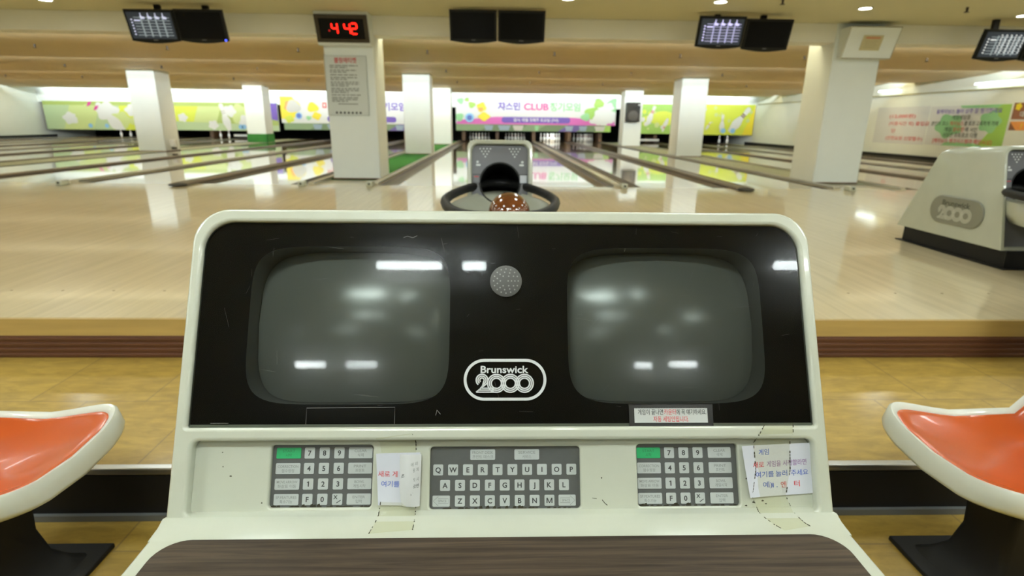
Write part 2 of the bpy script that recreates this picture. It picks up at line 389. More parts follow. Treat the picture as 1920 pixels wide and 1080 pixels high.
# ------------------------------------------------------------------ lanes, dividers, ball tracks
LW, GW = 1.06, .22
def lane(x0, x1, label):
    x = (x0+x1)/2; w_ = x1-x0; lw = min(LW, w_-.32); gw = (w_-lw)/2
    t = thing('bowling_lane', label, 'lane', (x, YF, 0), 'bowling lanes')
    L1 = 26.4-YF; L2 = YE-YF
    MB().box((0, L1/2, -.05), (lw, L1, .1), LANEW).box((0, (L1+L2)/2, -.05), (lw, L2-L1, .1), PINDK).build('lane_bed', t)
    for s in (-1, 1):
        n = 6; lo = []
        for yy in (0, L2):
            lo.append([(s*(lw/2+gw/2)+gw/2*cos(pi+pi*i/n), yy, -.004-.075*sin(pi*i/n)) for i in range(n+1)])
        MB().loft(lo, GUTTER, None, closed=False).build('gutter', t)
def cap(x, wd, m, label, dark):
    t = thing('ball_track_cover' if dark else 'lane_divider', label, 'ball track' if dark else 'lane divider', (x, YF, 0), 'ball track covers' if dark else 'lane dividers')
    h = .035 if dark else .03
    L = 27.85-YF
    pr = [(-wd/2, -.06), (-wd/2, h*.4), (-wd/2+.02, h*.85), (-wd/4, h), (wd/4, h), (wd/2-.02, h*.85), (wd/2, h*.4), (wd/2, -.06)]
    y0 = -.30 if dark else -.02
    MB().loft([[(a, y, b) for a, b in pr] for y in (y0, L)], m, None, True, True).build('cover', t, smooth=50)
    if dark:   # rounded nose block on the approach
        lo = []
        for k in range(7):
            a = k/6*pi/2; q = .10*cos(a)+.02
            lo.append([(q*cos(2*pi*i/16), -.30-.16*sin(a)+.02*sin(2*pi*i/16)*0, .012+.030*max(cos(a), .12)*(.5+.5*sin(2*pi*i/16))) for i in range(16)])
        MB().loft(lo, BASEBLK, None, True, True).build('nose', t, smooth=60)
    else:
        for s in (-1, 1): MB().box((s*(wd/2-.006), L/2, h*.75), (.012, L, .02), CHROME).build('edge_strip', t)
ordn = ['first', 'second', 'third', 'fourth', 'fifth', 'sixth']
for i, (a, b) in enumerate([(-4.29, -2.74), (-5.96, -4.51), (-7.59, -6.14), (-9.23, -7.81)]): lane(a, b, f'glossy pale bowling lane, {ordn[i]} one left of the column with the red clock')
for i, (a, b) in enumerate([(-11.79, -10.0), (-13.53, -12.01), (-15.24, -13.71), (-16.99, -15.46), (-18.69, -17.17), (-20.5, -18.91)]): lane(a, b, f'glossy pale bowling lane, {ordn[i]} one beyond the leftmost white column')
lane(-1.71, -.08, 'glossy pale bowling lane just left of the middle ball return hood')
lane(.14, 1.71, 'glossy pale bowling lane just right of the middle ball return hood')
lane(1.89, 3.44, 'glossy pale bowling lane whose full pin rack shines bright white')
lane(3.66, 5.0, 'glossy pale bowling lane ending left of the column with the black speaker')
for i, (a, b) in enumerate([(6.11, 7.64), (7.86, 9.28), (9.44, 10.76), (10.98, 12.33)]): lane(a, b, f'glossy pale bowling lane, {ordn[i]} one right of the column with the slanted panel')
for x, l in ((.03, 'dark brown ball track cover behind the middle ball return hood'), (3.55, 'dark brown ball track cover in line with the right ball return'),
             (-4.40, 'dark brown ball track cover left of the clock column, with a black nose'), (-7.70, 'long dark ball track cover running behind the left white column'),
             (-11.9, 'dark ball track cover nearest beyond the leftmost columns'), (-15.35, 'second dark ball track cover beyond the leftmost columns'), (-18.8, 'dark ball track cover nearest the left wall'),
             (7.75, 'dark ball track cover just right of the column with the slanted panel'), (10.87, 'dark ball track cover nearest the right wall')):
    cap(x, .20, CAPD, l, True)
for x, wd, l in ((-1.77, .11, 'beige lane divider beside the green carpet strip by the clock column'), (1.80, .16, 'beige lane divider right of the middle ball return hood'),
             (5.06, .10, 'beige lane divider ending in front of the right near column'), (-2.68, .10, 'beige lane divider just left of the clock column'), (-6.05, .16, 'beige lane divider second to the left of the clock column'),
             (-13.62, .16, 'beige lane divider, first beyond the leftmost columns'), (-17.08, .16, 'beige lane divider, second beyond the leftmost columns'),
             (9.36, .14, 'beige lane divider in the middle of the far right lanes'), (6.06, .08, 'beige lane divider just right of the column with the slanted panel')):
    cap(x, wd, CAPL, l, False)
# foul-line sensor boxes
fm = None
for x, y, l in ((1.84, 8.06, 'small cream sensor box at the end of the divider right of the middle hood'), (-2.74, 8.0, 'small cream sensor box by the foot of the clock column'),
                (-5.95, 7.86, 'small cream sensor box farthest left at the foul line'), (5.12, 7.98, 'small cream sensor box in front of the column with the slanted panel'), (-1.80, 8.05, 'small cream sensor box right of the clock column base')):
    if fm is None:
        fm = thing('foul_sensor', l, 'sensor box', (x, y, 0), 'foul line sensor boxes')
        MB().box((0, 0, .035), (.085, .16, .07), CREAM).build('case', fm, bevel=.012)
        MB().lathe([(.014, 0), (.014, .006)], BLACK, Fr((0, -.08, .04), (1, 0, 0), (0, 0, 1), (0, -1, 0)), 12).build('lens', fm)
        MB().box((0, .095, .02), (.05, .05, .025), CHROME).build('bracket', fm)
    else: dup(fm, (x, y, 0), l)

# ------------------------------------------------------------------ pins
PINP = [(.026, 0), (.029, .006), (.036, .04), (.048, .08), (.058, .115), (.055, .15), (.042, .19), (.028, .228), (.0235, .255), (.026, .29), (.032, .335), (.030, .36), (.018, .378), (.004, .381)]
pm = None
def pin(x, y, label, group):
    global pm
    if pm is None:
        pm = thing('bowling_pin', label, 'bowling pin', (x, y, 0), group)
        MB().lathe(PINP, PINM, None, 14).build('body', pm, smooth=70)
        MB().lathe([(.0262, .236), (.0248, .247), (.0248, .249), (.0262, .238)], RED, None, 14).lathe([(.0248, .262), (.0258, .272), (.0262, .274), (.025, .263)], RED, None, 14).build('neck_band', pm)
    else: dup(pm, (x, y, 0), label, group)
def rack(x, label, y0=28.05):
    g = label.replace('bowling pin', 'pins')
    for r in range(4):
        for c in range(r+1): pin(x+(c-r/2)*.305, y0+r*.264, label, g)
rack(2.68, 'white bowling pin in the brightly lit full rack under the middle banner')
rack(4.34, 'white bowling pin in the dim rack left of the speaker column')
rack(.92, 'white bowling pin in the dark rack right behind the middle return hood')
rack(-.86, 'white bowling pin in the dark rack left behind the middle return hood')
rack(-3.55, 'white bowling pin in the rack seen between the clock column and the next column')
for x, l in ((-18.0, 'white bowling pin standing alone under the leftmost banner, left of two'), (-17.55, 'white bowling pin standing alone under the leftmost banner, right of two'),
             (-13.3, 'white bowling pin under the green banner with a purple disc, left of two'), (-12.9, 'white bowling pin under the green banner with a purple disc, right of two'),
             (11.0, 'white bowling pin under the yellow banner on the right, left of two'), (11.4, 'white bowling pin under the yellow banner on the right, right of two')):
    pin(x, 28.1, l, 'lone pins under the side banners')
# boards between the pin decks, and the pin deck lamps
kb = None
for x, l in [(-4.4, 'left of the clock column'), (-7.8, 'behind the left middle column'), (.03, 'behind the middle return hood'), (1.80, 'left of the bright pin rack'), (3.55, 'right of the bright pin rack'), (5.04, 'beside the speaker column'),
             (-1.6, 'left end of the middle banner'), (-13.62, 'under the green banner'), (-17.1, 'under the leftmost banner'), (7.75, 'under the dark green banner'), (9.36, 'under the yellow banner'), (-11.9, 'near the far left column')]:
    lab = 'brown wooden board between pin decks, '+l
    if kb is None:
        kb = tag(MB().box((0, .8, .35), (.16, 1.6, .7), KICK).build('kickback_board', bevel=.01), lab, 'board', 'boards between the pin decks'); kb.location = (x, 27.9, 0)
    else: dup(kb, (x, 27.9, 0), lab)
area('pin_lamp', (2.68, 27.75, .80), .9, .05, 22, (radians(45), 0, 0))
area('pin_lamp', (4.34, 27.75, .80), .9, .05, 2.5, (radians(45), 0, 0))
area('pin_lamp', (-3.55, 27.75, .80), .9, .05, 10, (radians(45), 0, 0))
area('pin_lamp', (.92, 27.75, .80), .9, .05, .6, (radians(45), 0, 0))
for x in (-17.8, -13.1, 11.2): area('pin_lamp', (x, 27.75, .70), .9, .05, 4, (radians(45), 0, 0))
# white pin sweep bars resting low on some lanes
for x, l in ((-12.0, 'white sweep bar low under the green banner with a purple disc'), (7.4, 'white sweep bar low under the dark green banner')):
    tag(MB().box((0, 0, 0), (1.0, .06, .10), WHT).build('sweep_bar', bevel=.01), l, 'sweep bar').location = (x, 27.75, .14)

# ------------------------------------------------------------------ masking banners
def pinshape(s=1.0, ang=0, cx=0, cy_=0):
    half = [(r*s*2.4, (z-.19)*s*2.4) for r, z in PINP]
    P = half+[(-r, z) for r, z in reversed(half)]
    c, q = cos(ang), sin(ang)
    return [(cx+a*c-b*q, cy_+a*q+b*c) for a, b in P]
def pindraw(mb, M, s, ang, cx, cy_, z, band=RED):
    mb.poly(pinshape(s, ang, cx, cy_), WHT, M, z)
    for h0 in (.236, .266):
        y0 = (h0-.19)*s*2.4; hw = .027*s*2.4; P = [(-hw, y0), (hw, y0), (hw, y0+.018*s*2.4), (-hw, y0+.018*s*2.4)]
        c, q = cos(ang), sin(ang); mb.poly([(cx+a*c-b*q, cy_+a*q+b*c) for a, b in P], band, M, z+.003)
def blob(r, seed, cx, cy_, sx=1, lob=5):
    g = random.Random(seed); ph = g.random()*6
    return [(cx+sx*r*(1+.13*sin(lob*t*2*pi/40+ph))*cos(2*pi*t/40), cy_+r*(1+.13*sin(lob*t*2*pi/40+ph))*sin(2*pi*t/40)) for t in range(40)]
def bands(mb, M, cols, W, H, z):
    """vertical bands of print across the whole sheet, slightly slanted"""
    x = -W/2; n = len(cols)
    tot = sum(c[1] for c in cols)
    for i, (m, f) in enumerate(cols):
        x1 = x+W*f/tot; sl = .25 if 0 < i else 0; sr = .25 if i < n-1 else 0
        mb.poly([(x-sl, -H/2), (x1-sr, -H/2), (x1+sr, H/2), (x+sl, H/2)], m, M, z); x = x1
def clipx(P, W, H): return [(max(-W/2+.005, min(W/2-.005, a)), max(-H/2+.005, min(H/2-.005, b))) for a, b in P]
def masking(label, x0, x1, z0, z1, y=27.5):
    t = thing('masking_unit', label, 'banner', ((x0+x1)/2, y, (z0+z1)/2), 'masking banners above the pins')
    W, H = x1-x0, z1-z0
    MB().box((0, .045, 0), (W, .07, H), WHITEP).build('board', t)
    return t, W, H, XZ(0, .008, 0)
def club(t, W, H, M, title1, yellow):
    mb = MB(); mb.poly([(-W/2, -H/2), (W/2, -H/2), (W/2, H/2), (-W/2, H/2)], WHT, M)
    mb.poly([(-W/2, -H/2), (W/2, -H/2), (W/2*.98, -H*.30), (W*.2, -H*.22), (-W*.25, -H*.22), (-W/2*.98, -H*.36)], PINK if not yellow else WHT, M, .002)
    mb.poly(rrect(-W*.215, W*.215, -H*.44, -H*.22, H*.10), PURP, M, .004)
    mb.text('일시: 매월 첫째주 토요일 (7시)', H*.15, WHT, M, 0, -H*.33, W*.28, .012, .006)
    mb.text(title1, H*.32, PURP if not yellow else RED, M, -W*.17, H*.16, W*.14, .035, .006)
    mb.text('CLUB', H*.34, MAGE, M, 0, H*.16, W*.155, .035, .006)
    mb.text('정기모임', H*.34, MINT if not yellow else PURP, M, W*.18, H*.16, W*.19, .035, .006)
    if not yellow:
        for i, (cx, cy_, r) in enumerate(((-.42, .10, .36), (-.46, .30, .2), (.43, -.12, .42), (.38, -.25, .28), (.46, .30, .3))):
            mb.poly(clipx(blob(r*H*.8, i, cx*W, cy_*H, 1.25), W, H), WHT, M, .008+.002*i)
        for i, (cx, cy_, r) in enumerate(((-.47, .33, .10), (-.40, .2, .11), (-.48, -.25, .14), (.35, -.05, .22), (.49, .25, .26), (.39, .30, .16), (.31, -.2, .14), (-.43, .38, .07))):
            mb.poly(clipx(blob(r*H, 20+i, cx*W, cy_*H, 1.2, 3), W, H), LEAF if i % 2 else MINT, M, .020+.002*i)
        for i, (cx, cy_, r) in enumerate(((.42, -.2, .30), (.45, .16, .16))):
            mb.poly(clipx(blob(r*H, 40+i, cx*W, cy_*H, 1.3), W, H), WHT, M, .040+.002*i)
        mb.poly(circ(H*.17, 24, -W*.415, -H*.27), SKYP, M, .046); mb.poly(circ(H*.10, 20, -W*.415, -H*.27), BLUEP, M, .048)
        mb.poly(blob(H*.17, 50, -W*.34, H*.12, 1, 4), YEL, M, .046); mb.poly(blob(H*.15, 51, -W*.325, -H*.22, 1.4, 4), YEL, M, .048); mb.poly(blob(H*.07, 52, -W*.345, H*.05, 1.4, 3), ORNG, M, .050)
    else:
        for i, (cx, cy_, r, m) in enumerate(((-.47, .15, .5, YEL), (-.47, .0, .42, YEL), (-.44, .15, .22, ORNG), (-.42, .12, .26, GREYP), (-.45, -.35, .16, LIME), (-.30, .10, .20, YEL), (-.28, -.22, .16, YEL), (-.33, -.30, .09, MINT), (.46, -.35, .2, YEL), (.38, -.42, .14, LIME))):
            mb.poly(clipx(blob(r*H*.9, 60+i, cx*W, cy_*H, 1.2, 3 if i % 2 else 4), W, H), m, M, .008+.002*i)
        mb.poly(circ(H*.13, 24, -W*.39, -H*.22), SKYP, M, .03); mb.poly(circ(H*.09, 20, -W*.39, -H*.22), BLUEP, M, .032)
    mb.build('printed_sheet', t, smooth=0)
t, W, H, M = masking('middle banner with purple, pink and green club lettering between white flowers', -1.93, 5.66, .79, 2.03)
club(t, W, H, M, '쟈스민', False)
t, W, H, M = masking('white and yellow club banner partly hidden by the clock column', -10.1, -2.6, .74, 1.92)
club(t, W, H, M, '미스민', True)
# lower printed strips under the two club banners; overhang shade put into their colours
for x0, x1, z0, z1, l in ((-1.93, 5.45, .49, .79, 'green printed strip with blue and white patches under the middle banner'), (-10.0, -2.6, .44, .74, 'green printed strip under the white and yellow club banner')):
    W, H = x1-x0, z1-z0; SHGRN = mat('shaded_green_print', (.13, .20, .11), .5); SHGRNL = mat('shaded_light_green_print', (.20, .30, .17), .5); DPUR = mat('deep_purple_print', (.12, .09, .30), .5); SKYG = mat('dull_sky_print', (.25, .34, .45), .5)
    mb = MB().box((0, .04, 0), (W, .06, H), SHGRN); M = XZ(0, 0, 0)
    bands(mb, M, [(SHGRNL, 1.6), (SHGRN, 2), (SHGRNL, 1), (SHGRN, 1.2), (DPUR, 1), (SHGRN, 1), (LEAF, .6)], W, H, .012)
    for i, (f, m, q) in enumerate(((-.29, SKYG, .22), (-.19, SKYG, .3), (-.1, GREYP, .26), (.02, MINT, .1), (.23, SKYG, .2), (.32, SKYG, .2), (.43, GREYP, .26))):
        mb.poly([(f*W-q*.7, -H*.4), (f*W+q*.7, -H*.4), (f*W+q, H*.35), (f*W-q, H*.35)], m, M, .016)
    tag(mb.build('masking_strip', smooth=0), l, 'banner strip').location = ((x0+x1)/2, 27.52, (z0+z1)/2)
t, W, H, M = masking('leftmost banner, pale green turning bright yellow, with tumbling white pins', -20.95, -15.2, .34, 1.60)
mb = MB(); bands(mb, M, [(PALEG, .9), (PALEL, 1.2), (PALEG, .8), (LIME, 1.6), (YEL, .6)], W, H, 0)
mb.poly([(-W/2, H*.36), (W/2, H*.36), (W/2, H/2), (-W/2, H/2)], OLIVE, M, .002)
for i, (cx, cy_, r) in enumerate(((-.3, -.1, .26), (-.18, .1, .35), (.0, .15, .4), (.1, -.15, .35), (.2, .2, .25), (.22, -.2, .2))): mb.poly(clipx(blob(r*H*.8, 70+i, cx*W, cy_*H, 1.3), W, H), PALEL if i % 2 else WHT, M, .004+.002*i)
mb.poly(clipx(pinshape(1.9, radians(38), W*.02, -H*.1), W, H), WHT, M, .02)
for a, b in ((-.155, .32), (-.105, .18)): mb.poly([(a*W, b*H), (a*W+.16, b*H+.04), (a*W+.28, b*H+.22), (a*W+.10, b*H+.20)], MAGE, M, .024)
pindraw(mb, M, 1.35, radians(28), W*.34, 0, .028)
for a in (-.15, -.02): mb.poly(circ(.1, 14, a*W, -H*.36), SKYP, M, .03)
mb.build('printed_sheet', t, smooth=0)
t, W, H, M = masking('olive green banner with white pins and a purple disc at its corner', -15.15, -10.25, .36, 1.62)
mb = MB(); bands(mb, M, [(LIME, 1), (PALEL, 1), (OLIVE, 1.6), (OLIVE, 1)], W, H, 0)
mb.poly([(-W/2, -H/2), (W/2, -H/2), (W/2, -H*.3), (-W/2, -H*.18)], PALEG, M, .002); mb.poly([(-W/2, H*.36), (W/2, H*.36), (W/2, H/2), (-W/2, H/2)], OLIVE, M, .003)
for i, (cx, cy_, r) in enumerate(((-.40, -.05, .15), (-.2, .0, .13), (-.12, -.3, .16), (.14, .1, .33), (.2, -.18, .25), (.3, .2, .16), (.05, .2, .2))): mb.poly(clipx(blob(r*H, 90+i, cx*W, cy_*H, 1.1), W, H), PALEL if i % 2 else WHT, M, .005+.002*i)
pindraw(mb, M, 1.35, radians(14), 0, -.02, .024, GREYP); pindraw(mb, M, .9, radians(-30), W*.26, -.05, .028, GREYP)
mb.poly(clipx(circ(H*.62, 40, W*.5, H*.5), W, H), PURP, M, .034)
for a in (.14, .17, .30): mb.poly(circ(.11, 14, a*W, -H*.36), SKYP, M, .036)
mb.build('printed_sheet', t, smooth=0)
t, W, H, M = masking('dark green banner with pins and bubbles between speaker column and next column', 6.0, 9.55, .44, 1.80)
mb = MB(); mb.poly([(-W/2, -H/2), (W/2, -H/2), (W/2, H/2), (-W/2, H/2)], LEAF, M)
mb.poly(blob(.3, 3, W*.05, H*.02, 3, 4), LIME, M, .002)
for i in range(16): mb.poly(circ(.05+.09*rng.random(), 14, (-.45+.6*rng.random())*W, (-.35+.6*rng.random())*H), (LIME, WHT, PALEL)[i % 3], M, .004+.001*i)
pindraw(mb, M, 1.0, radians(-20), -W*.12, H*.12, .024); pindraw(mb, M, .7, radians(160), W*.08, -H*.2, .028); pindraw(mb, M, .8, radians(15), W*.24, H*.1, .032)
mb.build('printed_sheet', t, smooth=0)
t, W, H, M = masking('bright yellow banner with a large diagonal pin beside the right wall', 9.6, 13.2-.85, .42, 1.82)
mb = MB(); bands(mb, M, [(LIME, 1), (LIME, 1.4), (YEL, .25)], W, H, 0)
for i in range(14): mb.poly(circ(.04+.06*rng.random(), 12, (-.46+.9*rng.random())*W, (-.4+.8*rng.random())*H), PALEL, M, .003+.001*i)
pindraw(mb, M, .75, radians(-25), -W*.42, H*.15, .02); pindraw(mb, M, .45, radians(-30), -W*.3, -H*.2, .024); pindraw(mb, M, .9, 0, -W*.06, -H*.12, .028, GREYP)
P_ = pinshape(1.55, radians(-38), W*.24, 0); mb.poly(clipx(P_, W, H), WHT, M, .034)
for h0 in (.236, .262):
    y0 = (h0-.19)*1.55*2.4; c, q = cos(radians(-38)), sin(radians(-38))
    mb.poly([(W*.24+a*c-b*q, a*q+b*c) for a, b in ((-.10, y0), (.10, y0), (.10, y0+.06), (-.10, y0+.06))], BRWN, M, .038)
for a in (-.03, .14): mb.poly(circ(.12, 14, a*W, -H*.36), SKYP, M, .04)
mb.build('printed_sheet', t, smooth=0)

# ------------------------------------------------------------------ right wall banners and posters
def wallsheet(label, cat, y0, y1, z0, z1, base, draw, x=DX1):
    W, H = y0-y1, z1-z0
    t = thing('wall_banner' if cat == 'banner' else 'poster', label, cat, (x-.004, (y0+y1)/2, (z0+z1)/2))
    M = Fr((0, 0, 0), (0, -1, 0), (0, 0, 1), (-1, 0, 0))
    mb = MB().box((0, 0, 0), (W, H, .004), base, M); draw(mb, M, W, H); mb.build('sheet', t, smooth=0)
    return t
def drawgreen(mb, M, W, H):
    mb.poly([(W*.2, -H/2), (W/2, -H/2), (W/2, H/2), (W*.32, H/2), (W*.36, 0)], LEAF, M, .004)
    mb.poly([(-W*.1, H*.5), (W*.4, H*.5), (W*.36, H*.42), (-W*.08, H*.44)], MINT, M, .005)
    mb.poly(clipx(blob(.3, 5, -W*.2, 0, 1.5), W, H), MINT, M, .005); mb.poly(clipx(blob(.26, 8, W*.3, H*.1, 1.2), W, H), MINT, M, .006)
    mb.poly([(-W*.25, -H*.5), (W*.3, -H*.5), (W*.2, -H*.42), (-W*.2, -H*.40)], MINT, M, .006)
    z = .009; s = H*.125
    mb.text('올케이닝스 볼러 상주 잘 챙기한데요', s, PURP, M, 0, H*.36, W*.82, .01, z)
    mb.text('게임게임중', s, INK, M, -W*.06, H*.21, W*.24, .01, z)
    mb.text('본인의 코스', s, INK, M, -W*.33, H*.06, W*.24, .01, z); mb.text('케이닝스', s, RED, M, -W*.1, H*.06, W*.18, .01, z); mb.text('를 토코 고독하게 기재', s, INK, M, W*.2, H*.06, W*.40, .01, z)
    mb.text('게임', s, INK, M, -W*.2, -H*.09, W*.1, .01, z); mb.text('점수판', s, RED, M, -W*.06, -H*.09, W*.15, .01, z); mb.text('에 사인', s, INK, M, W*.1, -H*.09, W*.15, .01, z)
    mb.text('시상은 포토포코 다행', s, INK, M, -W*.03, -H*.23, W*.44, .01, z)
    mb.text('[케이닝스 뱅크시스템과 확인시상]', s, RED, M, 0, -H*.38, W*.76, .01, z)
wallsheet('green and white wall banner with six lines of purple, black and red writing', 'banner', 16.3, 13.72, .42, 1.46, WHT, drawgreen)
def drawred(mb, M, W, H):
    for i, (tx, a, wd) in enumerate((('(12,000원)', .02, .5), ('(이용시간 외) 출입금', .16, .75), ('단', -.1, .08), ('(안전요원 신장필수)', .12, .7))):
        mb.text(tx, H*.12, RED, M, a*W, H*(.25-.2*i), wd*W, .01, .006)
wallsheet('white wall banner with faded red writing half behind the near right column', 'banner', 18.6, 16.34, .40, 1.48, WHT, drawred)
def drawbrown(mb, M, W, H):
    mb.poly([(-W/2, -H*.1), (W/2, -H*.1), (W/2, H/2), (-W/2, H/2)], BRWN, M, .004); mb.poly(blob(.08, 3, -W*.3, H*.36, 1, 5), YEL, M, .006); mb.text('케', .2, ORNG, M, W*.15, H*.33, None, .02, .006); mb.text('대회', .14, WHT, M, 0, H*.08, None, .02, .006)
    mb.poly([(-W/2, -H*.18), (W/2, -H*.18), (W/2, -H*.1), (-W/2, -H*.1)], WHT, M, .005); mb.poly([(-W*.2, -H/2), (W/2, -H/2), (W/2, -H*.18), (-W*.5, -H*.18)], ORNG, M, .005); mb.text('?', .16, YEL, M, 0, -H*.34, None, .02, .008)
wallsheet('brown and orange poster right of the green wall banner', 'poster', 13.66, 13.0, .85, 1.48, BRWN, drawbrown)
tag(MB().box((0, 0, 0), (.06, .75, .13), BRWN).build('wall_panel', bevel=.008), 'small dark brown panel under the green wall banner', 'panel').location = (DX1-.03, 14.05, .36)
for y, l in ((18.15, 'bright tube light at the right wall beside the near right column'), (14.1, 'long bright tube light high on the right wall above the green banner')):
    t = thing('tube_light', l, 'tube light', (DX1-.10, y, 1.97), 'tube lights by the right wall')
    L = .9 if y > 15 else 1.5
    MB().box((.035, 0, .05), (.13, L, .04), WHITEP).build('fixture', t); MB().tube([(0, -L/2, 0), (0, L/2, 0)], .022, mat('cove_tube_glow', FLU, emit=6)).build('tube', t)

# ------------------------------------------------------------------ notices, clock, speaker, slanted panel on the columns
t = thing('notice_board', 'white etiquette notice with red heading on the clock column', 'notice', (-2.27, 8.995, 1.395))
M = XZ(0, 0, 0); W, H = .62, .85
mb = MB().box((0, 0, 0), (W, H, .006), mat('notice_white', (.62, .66, .64), .4), M)
mb.text('볼링에티켓', .085, RED, M, 0, H*.425, .33, .02, .005)
y = H*.33; lines = [(.42, 2), (.40, 2), (.40, 1), (.40, 2), (.43, 3), (.42, 3), (.44, 1), (.40, 3)]
for wd, n in lines:
    for k in range(n):
        x = -.24; end = -.24+wd*(1 if k < n-1 or n == 1 else .62)
        while x < end:
            l_ = .03+.07*rng.random(); mb.poly([(x, y), (min(x+l_, end), y), (min(x+l_, end), y+.014), (x, y+.014)], INKG, M, .005); x += l_+.014
        y -= .0265
    y -= .012
mb.poly([(-.15, y), (.15, y), (.15, y+.012), (-.15, y+.012)], INKG, M, .005)
for k in range(7): mb.poly(blob(.017, k, -.18+.06*k, -H*.455, 1, 4), INK, M, .005)
mb.build('sheet', t, smooth=0)
MB().strip([(-W/2, -H/2), (W/2, -H/2), (W/2, H/2), (-W/2, H/2)], .012, mat('notice_edge', (.42, .46, .43), .4), M, True, .0055).build('border', t, smooth=0)

TL = radians(20)
def tilted(x, y, z, tl=TL): return Fr((x, y, z), (1, 0, 0), (0, -sin(tl), cos(tl)), (0, -cos(tl), -sin(tl)))
def wedge(mb, W, H, m):
    """box behind a slanted face, reaching back to the column"""
    yt, zt = -sin(TL)*H/2, cos(TL)*H/2; yb, zb = -yt, -zt
    pr = [(yt, zt), (yb, zb), (.198, zb), (.198, zt)]
    mb.loft([[(x, a, b) for a, b in pr] for x in (-W/2, W/2)], m, None, True, True)
t = thing('digital_clock', 'digital clock with red numerals slanting forward atop the near left column', 'clock', (-2.23, 8.80, 2.165))
mb = MB(); wedge(mb, .77, .455, WHITEP); mb.build('case', t, bevel=.004)
M = tilted(0, -.012, -.0)
mb = MB(); mb.add(*plate([rrect(-.375, .375, -.185, .185, .004), rrect(-.32, .32, -.135, .135, .004)], .03, .004), mat('bronze_frame', (.045, .035, .02), .35, metal=.5), M); mb.build('frame', t)
MB().box((0, 0, .004), (.66, .29, .01), mat('clock_face', (.005, .005, .004), .2, spec=.1), M).build('face', t)
SEG = {'4': 'bcfg', '2': 'abged'}
def seg7(mb, ch, x, y, h, m, M, z):
    wd = h*.56; k = h*.125; q = h/2
    pos = {'a': (0, q, 0), 'g': (0, 0, 0), 'd': (0, -q, 0), 'b': (wd/2, q/2, 1), 'c': (wd/2, -q/2, 1), 'f': (-wd/2, q/2, 1), 'e': (-wd/2, -q/2, 1)}
    for s in SEG[ch]:
        a, b, v = pos[s]; ln = (q if v else wd)/2-k*.1
        P = [(-ln, 0), (-ln+k/2, k/2), (ln-k/2, k/2), (ln, 0), (ln-k/2, -k/2), (-ln+k/2, -k/2)]
        mb.poly([(x+a+(-j if v else i), y+b+(i if v else j)) for i, j in P], m, M, z)
mb = MB()
for ch, x in (('4', -.105), ('4', .075), ('2', .172)): seg7(mb, ch, x, 0, .14, REDLED, M, .011)
mb.poly(circ(.013, 12, -.185, -.03), mat('dim_led', (.5, .01, .01), .5, emit=.8), M, .011)
mb.build('numerals', t, smooth=0)

t = thing('slanted_panel', 'white slanted panel with a small yellowed notice atop the near right column', 'panel', (5.56, 8.80, 2.09))
mb = MB(); wedge(mb, .76, .45, WHITEP); mb.build('case', t, bevel=.004)
M = tilted(0, -.002, 0)
MB().strip([(-.378, -.222), (.378, -.222), (.378, .222), (-.378, .222)], .012, mat('panel_seam', (.22, .20, .10), .6), M, True, .004).build('edge_trim', t, smooth=0)
mb = MB().box((0, 0, .006), (.30, .21, .004), mat('yellowed_paper', (.55, .50, .30), .6), M)
mb.poly([(-.11, .055), (.11, .055), (.11, .085), (-.11, .085)], mat('faded_red', (.55, .25, .14), .6), M, .009)
for k in range(4): mb.poly([(-.10, .02-.028*k), (.09-.02*(k % 2), .02-.028*k), (.09-.02*(k % 2), .028-.028*k), (-.10, .028-.028*k)], mat('faded_ink', (.42, .38, .22), .6), M, .009)
mb.build('notice', t, smooth=0)

t = thing('loudspeaker', 'black loudspeaker high on the far column right of the middle banner', 'loudspeaker', (5.44, 23.16, 1.33))
MB().box((0, 0, 0), (.54, .30, .74), BLACK).build('cabinet', t, bevel=.02)
M = XZ(0, -.15, 0)
mb = MB().lathe([(.20, 0), (.20, .01), (.17, .015), (.08, .004), (.05, .012), (.004, .016)], mat('cone_grey', (.03, .03, .032), .5), M @ Matrix.Translation((0, -.14, 0)), 24)
mb.build('woofer', t, smooth=50)
MB().lathe([(.09, 0), (.09, .01), (.05, .014), (.004, .018)], RUBBER, M @ Matrix.Translation((.03, .2, 0)), 18).build('tweeter', t, smooth=50)
MB().lathe([(.03, 0), (.03, .012), (.004, .014)], WHT, M @ Matrix.Translation((.21, .28, 0)), 12).build('lamp', t)
t = thing('wall_lamp', 'small white lamp low on the middle column at left', 'lamp', (-9.05, 16.3, .22)); MB().box((0, 0, 0), (.16, .16, .2), WHT).build('body', t, bevel=.03); MB().box((0, 0, -.13), (.1, .1, .06), BASEBLK).build('foot', t)

# ------------------------------------------------------------------ monitors
def score_screen(mb, M, W, H, m1, m2, icons, z=.006):
    x0 = -W*.36; xs = [x0+W*.165*i for i in range(1, 6)]
    for i in range(7): yy = H*.30-H*.11*i; mb.strip([(x0, yy), (W*.45, yy)], H*.024, m2, M, z=z)
    for x in xs[:4]: mb.strip([(x, H*.36), (x, -H*.42)], W*.030, m2, M, z=z+.001)
    for i in range(6): mb.poly(blob(H*.028, i, -W*.41, H*.22-H*.11*i, 1.2, 4), m1, M, z+.002)
    for i in range(4): mb.poly(blob(H*.03, 9+i, -W*.34+W*.035*i, H*.19, 1, 4), m1, M, z+.002)
    if icons:
        for i, x in enumerate(xs[:4]): mb.poly(pinshape(H*.24, 0, x+W*.02, H*.36), m1, M, z+.003); mb.poly(blob(H*.045, i, x+W*.06, H*.29, 1.4, 4), m1, M, z+.003)
    else:
        for i in range(60):
            mb.poly(blob(H*.022, i, -W*.12+W*.11*(i % 6)+W*.02*rng.random(), H*.38-H*.076*(i//6), 1.5, 4), m1, M, z+.003)
